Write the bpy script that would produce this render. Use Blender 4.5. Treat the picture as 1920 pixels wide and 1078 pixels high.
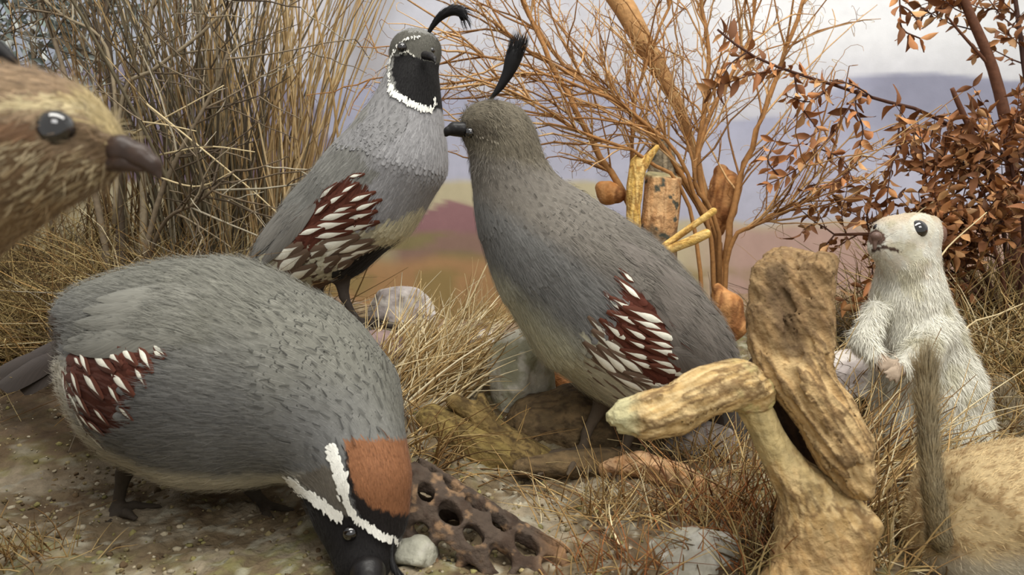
import bpy, math, random
import numpy as np
from mathutils import Vector, Matrix
from mathutils.bvhtree import BVHTree

random.seed(11)
rng = np.random.default_rng(11)
for o in list(bpy.data.objects):
    bpy.data.objects.remove(o)
scene = bpy.context.scene
COL = scene.collection

# ------------------------------------------------------------------ camera
FPX = 1400.0
CAM = np.array([0.0, 0.0, 0.17])
PITCH = math.radians(8.0)
FWD = np.array([0.0, math.cos(PITCH), -math.sin(PITCH)])
UPV = np.array([0.0, math.sin(PITCH), math.cos(PITCH)])
RGT = np.array([1.0, 0.0, 0.0])
cd = bpy.data.cameras.new('camera')
cam = bpy.data.objects.new('camera', cd)
COL.objects.link(cam)
cam.location = CAM
cam.rotation_euler = (math.pi / 2 - PITCH, 0, 0)
cd.sensor_width = 36.0
cd.lens = 36.0 * FPX / 1920.0
cd.clip_start = 0.01
cd.clip_end = 20
cd.dof.use_dof = True
cd.dof.focus_distance = 0.43
cd.dof.aperture_fstop = 20.0
scene.camera = cam

# ------------------------------------------------------------------ light
world = bpy.data.worlds.new('world')
scene.world = world
world.use_nodes = True
bg = world.node_tree.nodes['Background']
bg.inputs[0].default_value = (1.0, 0.985, 0.96, 1)
bg.inputs[1].default_value = 0.62

def area(name, loc, target, sx, sy, power, col):
    l = bpy.data.lights.new(name, 'AREA')
    l.shape = 'RECTANGLE'; l.size = sx; l.size_y = sy
    l.energy = power; l.color = col
    ob = bpy.data.objects.new(name, l); COL.objects.link(ob)
    ob.location = loc
    ob.rotation_euler = (Vector(target) - Vector(loc)).to_track_quat('-Z', 'Y').to_euler()
    return ob
area('case_lamp', (0.12, 0.22, 1.15), (0.02, 0.5, 0.1), 1.1, 0.35, 12.2, (1.0, 0.97, 0.90))
area('hall_lamp', (0.5, -0.9, 1.25), (0.1, 0.5, 0.1), 0.8, 0.6, 10.5, (1.0, 0.98, 0.95))
vs = scene.view_settings
vs.view_transform = 'Standard'
vs.look = 'None'
vs.exposure = 0.16
vs.gamma = 1.0
vs.use_curve_mapping = False

# ------------------------------------------------------------------ helpers
def P(px, py, d):
    px = np.asarray(px, float); py = np.asarray(py, float); d = np.asarray(d, float)
    return (CAM + d[..., None] * FWD + ((px - 960) / FPX * d)[..., None] * RGT
            - ((py - 539) / FPX * d)[..., None] * UPV)

def proj(pts):
    q = np.asarray(pts) - CAM
    d = q @ FWD
    return 960 + FPX * (q @ RGT) / d, 539 - FPX * (q @ UPV) / d, d

def lin(c):
    c = np.asarray(c, float) / 255.0
    return np.where(c <= 0.04045, c / 12.92, ((c + 0.055) / 1.055) ** 2.4)

def unit(v):
    v = np.asarray(v, float)
    return v / (np.linalg.norm(v, axis=-1, keepdims=True) + 1e-12)

_perm = np.random.default_rng(3).permutation(256).astype(np.int64)
_perm = np.concatenate([_perm, _perm, _perm])
def vnoise(p):
    p = np.asarray(p, float)
    i = np.floor(p).astype(np.int64); f = p - i
    f = f * f * (3 - 2 * f); i &= 255
    def h(a, b, c):
        return _perm[_perm[_perm[(i[:, 0] + a) & 255] + ((i[:, 1] + b) & 255)] + ((i[:, 2] + c) & 255)] / 255.0
    x, y, z = f[:, 0], f[:, 1], f[:, 2]
    a = h(0,0,0)*(1-x)+h(1,0,0)*x; b = h(0,1,0)*(1-x)+h(1,1,0)*x
    c = h(0,0,1)*(1-x)+h(1,0,1)*x; d = h(0,1,1)*(1-x)+h(1,1,1)*x
    return (a*(1-y)+b*y)*(1-z) + (c*(1-y)+d*y)*z
def fbm(p, o=4):
    s = 0; a = 0.5; q = np.asarray(p, float)
    for k in range(o):
        s = s + a * vnoise(q + 17.3 * k); q = q * 2.03; a *= 0.5
    return s / (1 - 0.5 ** o)

def smooth(a, b, x):
    t = np.clip((x - a) / (b - a), 0, 1)
    return t * t * (3 - 2 * t)

def inpoly(px, py, poly):
    res = np.zeros(px.shape, bool)
    n = len(poly)
    for i in range(n):
        x1, y1 = poly[i]; x2, y2 = poly[(i + 1) % n]
        if y1 == y2: continue
        c = ((y1 > py) != (y2 > py)) & (px < (x2 - x1) * (py - y1) / (y2 - y1) + x1)
        res ^= c
    return res

def polydist(px, py, line):
    best = np.full(px.shape, 1e9)
    for (x1, y1), (x2, y2) in zip(line[:-1], line[1:]):
        dx, dy = x2 - x1, y2 - y1
        t = np.clip(((px - x1) * dx + (py - y1) * dy) / (dx * dx + dy * dy + 1e-9), 0, 1)
        best = np.minimum(best, np.hypot(px - x1 - t * dx, py - y1 - t * dy))
    return best

# ---- signed distance fields to smooth meshes
class Field:
    def __init__(s): s.pr = []
    def cone(s, a, ra, b, rb, k=0.006, sub=False): s.pr.append(('c', np.array(a, float), ra, np.array(b, float), rb, k, sub))
    def ell(s, c, r, R=None, k=0.006, sub=False): s.pr.append(('e', np.array(c, float), np.array(r, float), np.eye(3) if R is None else np.array(R, float), None, k, sub))
    def chain(s, pts, rr, k=0.006, sub=False): s.pr.append(('h', [np.array(p, float) for p in pts], list(rr), None, None, k, sub))
    def plane(s, n, off, k=0.002): s.pr.append(('p', np.array(unit(n)), off, None, None, k, False))
    def mesh(s, vox, disp=None, iters=1):
        lo = np.full(3, 1e9); hi = -lo
        for q in s.pr:
            if q[6] or q[0] == 'p': continue
            if q[0] == 'c':
                lo = np.minimum(lo, np.minimum(q[1] - q[2], q[3] - q[4])); hi = np.maximum(hi, np.maximum(q[1] + q[2], q[3] + q[4]))
            elif q[0] == 'h':
                for a, r in zip(q[1], q[2]): lo = np.minimum(lo, a - r); hi = np.maximum(hi, a + r)
            else:
                m = q[2].max(); lo = np.minimum(lo, q[1] - m); hi = np.maximum(hi, q[1] + m)
        lo -= 5 * vox; hi += 5 * vox
        n = np.ceil((hi - lo) / vox).astype(int) + 1
        D = np.full(n, 0.05, np.float32)
        ax = [(lo[i] + vox * np.arange(n[i])).astype(np.float32) for i in range(3)]
        for q in s.pr:
            k = q[5]
            if q[0] == 'p':
                d = ax[0][:, None, None] * q[1][0] + ax[1][None, :, None] * q[1][1] + ax[2][None, None, :] * q[1][2] - q[2]
                D = np.maximum(D, d.astype(np.float32)); continue
            if q[0] == 'c':
                l = np.minimum(q[1] - q[2], q[3] - q[4]); h = np.maximum(q[1] + q[2], q[3] + q[4])
            elif q[0] == 'h':
                l = np.min([a - r for a, r in zip(q[1], q[2])], 0); h = np.max([a + r for a, r in zip(q[1], q[2])], 0)
            else:
                m = q[2].max(); l = q[1] - m; h = q[1] + m
            i0 = np.clip(np.floor((l - k - 4 * vox - lo) / vox).astype(int), 0, n)
            i1 = np.clip(np.ceil((h + k + 4 * vox - lo) / vox).astype(int) + 1, 0, n)
            if (i1 <= i0).any(): continue
            sl = tuple(slice(i0[i], i1[i]) for i in range(3))
            X = ax[0][sl[0]][:, None, None]; Y = ax[1][sl[1]][None, :, None]; Z = ax[2][sl[2]][None, None, :]
            if q[0] == 'h':
                d = None
                for a, b, ra, rb in zip(q[1][:-1], q[1][1:], q[2][:-1], q[2][1:]):
                    ba = b - a; L2 = max(float(ba @ ba), 1e-12)
                    t = np.clip(((X - a[0]) * ba[0] + (Y - a[1]) * ba[1] + (Z - a[2]) * ba[2]) / L2, 0, 1)
                    e = np.sqrt((X - a[0] - t * ba[0]) ** 2 + (Y - a[1] - t * ba[1]) ** 2 + (Z - a[2] - t * ba[2]) ** 2) - (ra + (rb - ra) * t)
                    d = e if d is None else np.minimum(d, e)
            elif q[0] == 'c':
                a, b = q[1], q[3]; ba = b - a; L2 = max(float(ba @ ba), 1e-12)
                t = np.clip(((X - a[0]) * ba[0] + (Y - a[1]) * ba[1] + (Z - a[2]) * ba[2]) / L2, 0, 1)
                d = np.sqrt((X - a[0] - t * ba[0]) ** 2 + (Y - a[1] - t * ba[1]) ** 2 + (Z - a[2] - t * ba[2]) ** 2) - (q[2] + (q[4] - q[2]) * t)
            else:
                c, r, R = q[1], q[2], q[3]
                x, y, z = X - c[0], Y - c[1], Z - c[2]
                u = (x * R[0][0] + y * R[0][1] + z * R[0][2]) / r[0]
                v = (x * R[1][0] + y * R[1][1] + z * R[1][2]) / r[1]
                w = (x * R[2][0] + y * R[2][1] + z * R[2][2]) / r[2]
                k0 = np.sqrt(u * u + v * v + w * w); k1 = np.sqrt((u / r[0]) ** 2 + (v / r[1]) ** 2 + (w / r[2]) ** 2) + 1e-9
                d = k0 * (k0 - 1) / k1
            d = d.astype(np.float32); S = D[sl]
            if q[6]:
                h_ = np.clip(0.5 - 0.5 * (S + d) / k, 0, 1)
                D[sl] = S * (1 - h_) - d * h_ + k * h_ * (1 - h_)
            else:
                h_ = np.clip(0.5 + 0.5 * (S - d) / k, 0, 1)
                D[sl] = S * (1 - h_) + d * h_ - k * h_ * (1 - h_)
        if disp is not None:
            m = np.abs(D) < 6 * vox
            idx = np.argwhere(m)
            D[m] += disp(lo + idx * vox).astype(np.float32)
        return nets(D, lo, vox, iters)

def nets(D, lo, vox, iters=1):
    ins = D < 0
    nx, ny, nz = D.shape
    cnt = np.zeros((nx - 1, ny - 1, nz - 1), np.int8)
    cs = [(i, j, k) for i in (0, 1) for j in (0, 1) for k in (0, 1)]
    for i, j, k in cs:
        cnt += ins[i:nx - 1 + i, j:ny - 1 + j, k:nz - 1 + k]
    cells = np.argwhere((cnt > 0) & (cnt < 8))
    vals = np.stack([D[cells[:, 0] + i, cells[:, 1] + j, cells[:, 2] + k] for i, j, k in cs], 1)
    acc = np.zeros((len(cells), 3)); num = np.zeros(len(cells))
    for a in range(8):
        for b in range(a + 1, 8):
            ca, cb = np.array(cs[a]), np.array(cs[b])
            if np.abs(ca - cb).sum() != 1: continue
            va, vb = vals[:, a], vals[:, b]
            x = (va < 0) != (vb < 0)
            t = np.where(x, va / np.where(va == vb, 1, va - vb), 0)
            acc += np.where(x[:, None], ca + (cb - ca) * t[:, None], 0); num += x
    V = lo + (cells + acc / num[:, None]) * vox
    idm = np.full(cnt.shape, -1, np.int64)
    idm[tuple(cells.T)] = np.arange(len(cells))
    Fs = []
    for axis in range(3):
        s0 = [slice(None)] * 3; s1 = [slice(None)] * 3
        s0[axis] = slice(0, -1); s1[axis] = slice(1, None)
        A = ins[tuple(s0)]; B = ins[tuple(s1)]
        e = np.argwhere(A != B)
        u, v = (axis + 1) % 3, (axis + 2) % 3
        ok = (e[:, u] > 0) & (e[:, v] > 0) & (e[:, u] < D.shape[u] - 1) & (e[:, v] < D.shape[v] - 1)
        e = e[ok]
        def c(du, dv):
            q = e.copy(); q[:, u] += du; q[:, v] += dv
            return idm[tuple(q.T)]
        quad = np.stack([c(-1, -1), c(0, -1), c(0, 0), c(-1, 0)], 1)
        fl = ~A[tuple(e.T)]
        quad[fl] = quad[fl][:, ::-1]
        Fs.append(quad)
    F = np.concatenate(Fs)
    F = F[(F >= 0).all(1)]
    E = np.concatenate([F[:, [0, 1]], F[:, [1, 2]], F[:, [2, 3]], F[:, [3, 0]]])
    for _ in range(iters):
        sm = np.zeros_like(V); w = np.zeros(len(V))
        np.add.at(sm, E[:, 0], V[E[:, 1]]); np.add.at(sm, E[:, 1], V[E[:, 0]])
        np.add.at(w, E[:, 0], 1); np.add.at(w, E[:, 1], 1)
        V = V * 0.5 + 0.5 * sm / np.maximum(w, 1)[:, None]
    return V, F

def vnormals(V, F):
    n = np.cross(V[F[:, 2]] - V[F[:, 0]], V[F[:, 3]] - V[F[:, 1]])
    N = np.zeros_like(V)
    for i in range(4): np.add.at(N, F[:, i], n)
    return unit(N)

# ---- objects
def make_mesh(name, V, F, mat, col=None, uv=None, smooth_=True, alpha=None):
    me = bpy.data.meshes.new(name)
    V = np.ascontiguousarray(V, np.float32)
    if isinstance(F, np.ndarray):
        k = F.shape[1]; flat = F.ravel(); sizes = np.full(len(F), k)
    else:
        flat = np.concatenate([f.ravel() for f in F]); sizes = np.concatenate([np.full(len(f), f.shape[1]) for f in F])
    me.vertices.add(len(V)); me.vertices.foreach_set('co', V.ravel())
    me.loops.add(len(flat)); me.loops.foreach_set('vertex_index', flat.astype(np.int32))
    me.polygons.add(len(sizes))
    starts = np.concatenate([[0], np.cumsum(sizes)[:-1]])
    me.polygons.foreach_set('loop_start', starts.astype(np.int32))
    me.polygons.foreach_set('loop_total', sizes.astype(np.int32))
    me.update(calc_edges=True)
    me.polygons.foreach_set('use_smooth', np.full(len(sizes), smooth_))
    if col is not None:
        c = np.ones((len(V), 4), np.float32); c[:, :3] = np.broadcast_to(col, (len(V), 3))
        if alpha is not None: c[:, 3] = alpha
        a = me.color_attributes.new('Col', 'FLOAT_COLOR', 'POINT')
        a.data.foreach_set('color', c.ravel())
    if uv is not None:
        u = me.uv_layers.new(name='UVMap')
        u.data.foreach_set('uv', np.ascontiguousarray(uv[flat], np.float32).ravel())
    if mat is not None: me.materials.append(mat)
    me.validate()
    return me

def link(name, me, parent=None, label=None, cat=None, group=None, kind=None):
    o = bpy.data.objects.new(name, me)
    COL.objects.link(o)
    if parent is not None: o.parent = parent
    if label: o['label'] = label
    if cat: o['category'] = cat
    if group: o['group'] = group
    if kind: o['kind'] = kind
    return o

def root_of(o):
    l = np.zeros(3)
    while o is not None:
        l += np.array(o.location); o = o.parent
    return l

def part(name, V, F, mat, parent=None, col=None, uv=None, smooth_=True, alpha=None, kind=None, label=None, cat=None, group=None):
    V = np.asarray(V, float)
    if parent is None:
        base = np.array([(V[:, 0].min() + V[:, 0].max()) / 2, (V[:, 1].min() + V[:, 1].max()) / 2, V[:, 2].min()])
        if kind == 'structure': base = np.zeros(3)
    else: base = root_of(parent)
    o = link(name, make_mesh(name, V - base, F, mat, col, uv, smooth_, alpha), parent, label, cat, group, kind)
    if parent is None: o.location = base
    return o

def thing(name, loc, label, cat, group=None):
    o = link(name, None, None, label, cat, group)
    o.location = tuple(loc); o.empty_display_size = 0.02
    return o

def inst(name, me, parent, pos, X, Y, Z, kind=None):
    o = link(name, me, parent, kind=kind)
    M = Matrix.Identity(4)
    p = np.asarray(pos) - root_of(parent)
    for i in range(3):
        M[i][0] = X[i]; M[i][1] = Y[i]; M[i][2] = Z[i]; M[i][3] = p[i]
    o.matrix_basis = M
    return o

# ---- tubes
def frames(pts):
    pts = np.asarray(pts, float)
    t = unit(np.gradient(pts, axis=0))
    ref = np.array([0.31, 0.2, 0.93])
    n = unit(np.cross(t, ref)); b = np.cross(t, n)
    return t, n, b
def spline(pts, n):
    pts = np.asarray(pts, float)
    if len(pts) == 2:
        s = np.linspace(0, 1, n)[:, None]; return pts[0] * (1 - s) + pts[1] * s
    q = np.vstack([2 * pts[0] - pts[1], pts, 2 * pts[-1] - pts[-2]])
    out = []
    ts = np.linspace(0, len(pts) - 1, n)
    for t in ts:
        i = min(int(t), len(pts) - 2); f = t - i
        p0, p1, p2, p3 = q[i], q[i + 1], q[i + 2], q[i + 3]
        out.append(0.5 * ((2 * p1) + (-p0 + p2) * f + (2 * p0 - 5 * p1 + 4 * p2 - p3) * f ** 2 + (-p0 + 3 * p1 - 3 * p2 + p3) * f ** 3))
    return np.array(out)
class Acc:
    """collects tubes, blades and feathers into one mesh"""
    def __init__(s): s.V = []; s.F3 = []; s.F4 = []; s.C = []; s.UV = []; s.A = []; s.n = 0
    def add(s, V, F, col, uv=None, alpha=None):
        V = np.asarray(V)
        (s.F3 if F.shape[1] == 3 else s.F4).append(F + s.n)
        s.V.append(V); s.C.append(np.broadcast_to(col, (len(V), 3)))
        s.UV.append(np.zeros((len(V), 2)) if uv is None else uv)
        s.A.append(np.zeros(len(V)) if alpha is None else alpha)
        s.n += len(V)
    def tube(s, pts, r, col, sides=6, cap=True):
        pts = np.asarray(pts, float); m = len(pts)
        r = np.broadcast_to(r, (m,)); t, n, b = frames(pts)
        a = np.arange(sides) * 2 * np.pi / sides
        V = pts[:, None] + r[:, None, None] * (n[:, None] * np.cos(a)[None, :, None] + b[:, None] * np.sin(a)[None, :, None])
        V = V.reshape(-1, 3)
        i = np.arange(m - 1)[:, None] * sides; j = np.arange(sides)[None]; j2 = (j + 1) % sides
        F = np.stack([i + j, i + j2, i + sides + j2, i + sides + j], -1).reshape(-1, 4)
        c = np.repeat(np.broadcast_to(col, (m, 3)), sides, 0)
        k = s.n
        s.add(V, F, c)
        if cap:
            for e, pt, rev in ((0, pts[0], 1), (m - 1, pts[-1], 0)):
                ring = k + e * sides + np.arange(sides); ce = s.n
                s.V.append(pt[None]); s.C.append(np.broadcast_to(col, (m, 3))[[e]]); s.UV.append(np.zeros((1, 2))); s.A.append(np.zeros(1)); s.n += 1
                f = np.stack([ring, np.roll(ring, -1), np.full(sides, ce)], 1)
                s.F3.append(f[:, ::-1] if rev else f)
    def blades(s, base, dr, L, sag, r, col, seg=4, sides=3, wob=0.0, taper=0.25, coltip=None):
        n = len(base); dr = unit(dr)
        L = np.broadcast_to(L, (n,)); r = np.broadcast_to(r, (n,)); col = np.broadcast_to(col, (n, 3))
        ct = col if coltip is None else np.broadcast_to(coltip, (n, 3))
        ref = unit(rng.normal(size=(n, 3))); nn = unit(np.cross(dr, ref)); bb = np.cross(dr, nn)
        u = np.linspace(0, 1, seg + 1)
        ctr = base[:, None] + dr[:, None] * (L[:, None] * u)[..., None] + np.asarray(sag).reshape(-1, 1, 3) * (L[:, None] * u ** 2)[..., None]
        if wob:
            ph = rng.uniform(0, 6.28, (n, 1)); fq = rng.uniform(2, 6, (n, 1))
            ctr = ctr + nn[:, None] * (wob * L[:, None] * u * np.sin(fq * u + ph))[..., None]
        rr = r[:, None] * (1 - (1 - taper) * u)
        a = np.arange(sides) * 2 * np.pi / sides
        V = ctr[:, :, None] + rr[:, :, None, None] * (nn[:, None, None] * np.cos(a)[None, None, :, None] + bb[:, None, None] * np.sin(a)[None, None, :, None])
        i = np.arange(seg)[:, None] * sides; j = np.arange(sides)[None]; j2 = (j + 1) % sides
        F = np.stack([i + j, i + j2, i + sides + j2, i + sides + j], -1).reshape(-1, 4)
        F = (F[None] + (np.arange(n) * (seg + 1) * sides)[:, None, None]).reshape(-1, 4)
        C = col[:, None, None] * (1 - u)[None, :, None, None] + ct[:, None, None] * u[None, :, None, None]
        C = np.broadcast_to(C, (n, seg + 1, sides, 3)).reshape(-1, 3)
        s.add(V.reshape(-1, 3), F, C)
        return ctr
    def hairs(s, p, nrm, t, L, w, lift, c0, c1, curl=0.3):
        n = len(p); L = np.broadcast_to(L, (n,))[:, None]; w = np.broadcast_to(w, (n,))[:, None]
        lift = np.broadcast_to(lift, (n,))[:, None]
        d = unit(t + nrm * lift); b = unit(np.cross(d, nrm) + 1e-6)
        mid = p + d * L * 0.5; tip = p + (d + unit(t - nrm * 0.3) * curl) / (1 + curl) * L
        V = np.stack([p - b * w / 2, p + b * w / 2, mid - b * w * 0.4, mid + b * w * 0.4, tip], 1).reshape(-1, 3)
        o = (np.arange(n) * 5)[:, None]
        c0 = np.broadcast_to(c0, (n, 3)); c1 = np.broadcast_to(c1, (n, 3))
        C = np.stack([c0, c0, (c0 + c1) / 2, (c0 + c1) / 2, c1], 1).reshape(-1, 3)
        k = s.n
        s.add(V, o + np.array([[0, 1, 3, 2]]), C)
        s.F3.append(k + o + np.array([[2, 3, 4]]))
    def feathers(s, p, nrm, t, L, W, lift, col, edge, cup=0.22, bend=0.10, off=0.0):
        n = len(p); L = np.broadcast_to(L, (n,)); W = np.broadcast_to(W, (n,)); lift = np.broadcast_to(lift, (n,))
        t = unit(t - nrm * (t * nrm).sum(1, keepdims=True)); b = np.cross(nrm, t)
        v = np.array([0, .3, .6, .83, .95, 1.0]); wp = np.array([.45, .85, 1, .82, .5, .14]); u = np.array([-1, 0, 1.])
        al = (v - 0.25)[None, :, None] * L[:, None, None] + 0 * u
        ac = u[None, None] * (wp[None, :, None] * W[:, None, None] / 2)
        hh = (lift[:, None, None] * v[None, :, None] - bend * v[None, :, None] ** 2) * L[:, None, None] - cup * W[:, None, None] * (u[None, None] ** 2) * wp[None, :, None] ** 2 + off
        V = p[:, None, None] + t[:, None, None] * al[..., None] + b[:, None, None] * ac[..., None] + nrm[:, None, None] * hh[..., None]
        i = np.arange(5)[:, None] * 3; j = np.arange(2)[None]
        F = np.stack([i + j, i + j + 1, i + j + 4, i + j + 3], -1).reshape(-1, 4)
        F = (F[None] + (np.arange(n) * 18)[:, None, None]).reshape(-1, 4)
        UV = np.stack(np.meshgrid((u + 1) / 2, v), -1).reshape(-1, 2)
        s.add(V.reshape(-1, 3), F, np.repeat(col, 18, 0), np.tile(UV, (n, 1)), np.repeat(np.broadcast_to(edge, (n,)), 18))
    def done(s, name, mat, parent=None, **kw):
        F = []
        if s.F3: F.append(np.concatenate(s.F3))
        if s.F4: F.append(np.concatenate(s.F4))
        return part(name, np.concatenate(s.V), F, mat, parent, np.concatenate(s.C), np.concatenate(s.UV), True, np.concatenate(s.A), **kw)

# ------------------------------------------------------------------ materials
def new_mat(name):
    m = bpy.data.materials.new(name); m.use_nodes = True
    nt = m.node_tree
    return m, nt, nt.nodes['Principled BSDF']
def N(nt, typ, **kw):
    n = nt.nodes.new(typ)
    for k, v in kw.items(): setattr(n, k, v)
    return n
def attr_mat(name, rough=0.85, nscale=300., namt=0.25, bscale=400., bstr=0.3, bdist=0.001, stretch=(1, 1, 1), spec=0.3, rand=0.0, trans=0.0):
    m, nt, b = new_mat(name)
    a = N(nt, 'ShaderNodeVertexColor', layer_name='Col')
    tc = N(nt, 'ShaderNodeTexCoord'); mp = N(nt, 'ShaderNodeMapping'); mp.inputs['Scale'].default_value = stretch
    nt.links.new(tc.outputs['Object'], mp.inputs[0])
    n1 = N(nt, 'ShaderNodeTexNoise'); n1.inputs['Scale'].default_value = nscale; n1.inputs['Detail'].default_value = 5
    nt.links.new(mp.outputs[0], n1.inputs['Vector'])
    mr = N(nt, 'ShaderNodeMapRange'); mr.inputs[1].default_value = 0.25; mr.inputs[2].default_value = 0.75
    mr.inputs[3].default_value = 1 - namt; mr.inputs[4].default_value = 1 + namt
    nt.links.new(n1.outputs[0], mr.inputs[0])
    mx = N(nt, 'ShaderNodeVectorMath', operation='SCALE')
    nt.links.new(a.outputs[0], mx.inputs[0]); nt.links.new(mr.outputs[0], mx.inputs['Scale'])
    out = mx.outputs[0]
    if rand:
        oi = N(nt, 'ShaderNodeObjectInfo'); r2 = N(nt, 'ShaderNodeMapRange'); r2.inputs[3].default_value = 1 - rand; r2.inputs[4].default_value = 1 + rand
        nt.links.new(oi.outputs['Random'], r2.inputs[0])
        m2 = N(nt, 'ShaderNodeVectorMath', operation='SCALE'); nt.links.new(out, m2.inputs[0]); nt.links.new(r2.outputs[0], m2.inputs['Scale']); out = m2.outputs[0]
    nt.links.new(out, b.inputs['Base Color'])
    b.inputs['Roughness'].default_value = rough
    b.inputs['Specular IOR Level'].default_value = spec
    if bstr:
        n2 = N(nt, 'ShaderNodeTexNoise'); n2.inputs['Scale'].default_value = bscale; n2.inputs['Detail'].default_value = 6
        nt.links.new(mp.outputs[0], n2.inputs['Vector'])
        bp = N(nt, 'ShaderNodeBump'); bp.inputs['Strength'].default_value = bstr; bp.inputs['Distance'].default_value = bdist
        nt.links.new(n2.outputs[0], bp.inputs['Height']); nt.links.new(bp.outputs[0], b.inputs['Normal'])
    return m

def math_(nt, op, a, b=None, c=None):
    n = N(nt, 'ShaderNodeMath', operation=op)
    for i, x in enumerate((a, b, c)):
        if x is None: continue
        if isinstance(x, (int, float)): n.inputs[i].default_value = x
        else: nt.links.new(x, n.inputs[i])
    return n.outputs[0]

def feather_mat(name, streak=False, base=None, streak_w=0.3, v0=0.3):
    """barbs, a dark shaft and an optional dark edge; a streaked feather has a white centre"""
    m, nt, b = new_mat(name)
    uv = N(nt, 'ShaderNodeUVMap'); sep = N(nt, 'ShaderNodeSeparateXYZ'); nt.links.new(uv.outputs[0], sep.inputs[0])
    u = math_(nt, 'ABSOLUTE', math_(nt, 'MULTIPLY_ADD', sep.outputs[0], 2.0, -1.0)); v = sep.outputs[1]
    geo = N(nt, 'ShaderNodeNewGeometry')
    cb = N(nt, 'ShaderNodeCombineXYZ')
    nt.links.new(math_(nt, 'MULTIPLY_ADD', u, -9.0, math_(nt, 'MULTIPLY', v, 26.0)), cb.inputs[0])
    nt.links.new(math_(nt, 'MULTIPLY', u, 1.2), cb.inputs[1])
    nt.links.new(math_(nt, 'MULTIPLY', geo.outputs['Random Per Island'], 90.0), cb.inputs[2])
    nz = N(nt, 'ShaderNodeTexNoise'); nz.inputs['Scale'].default_value = 1.0; nz.inputs['Detail'].default_value = 2
    nt.links.new(cb.outputs[0], nz.inputs['Vector'])
    bar = N(nt, 'ShaderNodeMapRange'); bar.inputs[1].default_value = .3; bar.inputs[2].default_value = .7; bar.inputs[3].default_value = .80; bar.inputs[4].default_value = 1.16
    nt.links.new(nz.outputs[0], bar.inputs[0])
    if base is None:
        a = N(nt, 'ShaderNodeVertexColor', layer_name='Col'); colr = a.outputs[0]; edge = a.outputs[1]
    else:
        a = N(nt, 'ShaderNodeRGB'); a.outputs[0].default_value = (*base, 1); colr = a.outputs[0]; edge = None
    if streak:
        w = math_(nt, 'SUBTRACT', math_(nt, 'MULTIPLY', math_(nt, 'SINE', math_(nt, 'MULTIPLY', math_(nt, 'POWER', math_(nt, 'MAXIMUM', math_(nt, 'DIVIDE', math_(nt, 'SUBTRACT', v, v0), 1.0 - v0), 0.0), 1.7), math.pi)), streak_w), u)
        w = math_(nt, 'MULTIPLY', w, math_(nt, 'GREATER_THAN', v, v0))
        sm = N(nt, 'ShaderNodeMapRange'); sm.inputs[1].default_value = 0.0; sm.inputs[2].default_value = 0.07; nt.links.new(w, sm.inputs[0])
        mx = N(nt, 'ShaderNodeMix', data_type='RGBA'); nt.links.new(sm.outputs[0], mx.inputs[0]); nt.links.new(colr, mx.inputs[6])
        mx.inputs[7].default_value = (*lin((238, 236, 220)), 1); colr = mx.outputs[2]
    sc = N(nt, 'ShaderNodeVectorMath', operation='SCALE'); nt.links.new(colr, sc.inputs[0]); nt.links.new(bar.outputs[0], sc.inputs['Scale'])
    fac = sc.outputs[0]
    if edge is not None:
        sh = N(nt, 'ShaderNodeMapRange'); sh.inputs[1].default_value = .02; sh.inputs[2].default_value = .10; sh.inputs[3].default_value = .75; sh.inputs[4].default_value = 0
        nt.links.new(u, sh.inputs[0])
        r = math_(nt, 'SQRT', math_(nt, 'ADD', math_(nt, 'POWER', u, 2.0), math_(nt, 'POWER', math_(nt, 'MULTIPLY', math_(nt, 'MAXIMUM', math_(nt, 'SUBTRACT', v, .5), 0.0), 2.0), 2.0)))
        ed = N(nt, 'ShaderNodeMapRange'); ed.inputs[1].default_value = .82; ed.inputs[2].default_value = 1.0; nt.links.new(r, ed.inputs[0])
        k = math_(nt, 'MULTIPLY', math_(nt, 'MAXIMUM', ed.outputs[0], math_(nt, 'MULTIPLY', sh.outputs[0], 1.0)), edge)
        s2 = N(nt, 'ShaderNodeVectorMath', operation='SCALE'); nt.links.new(fac, s2.inputs[0])
        nt.links.new(math_(nt, 'SUBTRACT', 1.0, k), s2.inputs['Scale']); fac = s2.outputs[0]
    nt.links.new(fac, b.inputs['Base Color'])
    b.inputs['Roughness'].default_value = 0.7
    b.inputs['Specular IOR Level'].default_value = 0.25
    b.inputs['Sheen Weight'].default_value = 0.08
    bp = N(nt, 'ShaderNodeBump'); bp.inputs['Strength'].default_value = .25; bp.inputs['Distance'].default_value = .0004
    nt.links.new(nz.outputs[0], bp.inputs['Height']); nt.links.new(bp.outputs[0], b.inputs['Normal'])
    return m

def plain_mat(name, c, rough=.5, spec=.5, coat=0.0):
    m, nt, b = new_mat(name)
    b.inputs['Base Color'].default_value = (*lin(c), 1); b.inputs['Roughness'].default_value = rough
    b.inputs['Specular IOR Level'].default_value = spec; b.inputs['Coat Weight'].default_value = coat
    return m

M_FEATHER = feather_mat('plumage')
M_FLANK = feather_mat('chestnut_streaked', True, tuple(lin((86, 43, 26))), .56, .06)
M_FLANK2 = feather_mat('cream_streaked', True, tuple(lin((104, 84, 68))), .62, .05)
M_TAIL = feather_mat('tail_grey', False, tuple(lin((84, 80, 76))))
M_TAILB = feather_mat('tail_dark', False, tuple(lin((54, 44, 38))))
M_SKIN = attr_mat('skin_down', .85, 500, .12, 900, .2, .0006)
M_HAIR = attr_mat('barbs', .75, 500, .08, 300, 0)
M_FUR = attr_mat('fur', .8, 300, .10, 300, 0)
M_EYE = plain_mat('eye_glass', (14, 11, 10), .06, .6, 1.0)
M_BILL = attr_mat('bill_horn', .38, 500, .15, 700, .2, .0005)
M_CREST = plain_mat('crest_black', (13, 12, 13), .6, .3)
M_WOOD = attr_mat('dry_wood', .85, 190, .30, 420, .6, .0015)
M_BARK = attr_mat('rough_bark', .9, 160, .34, 300, .9, .002)
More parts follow.
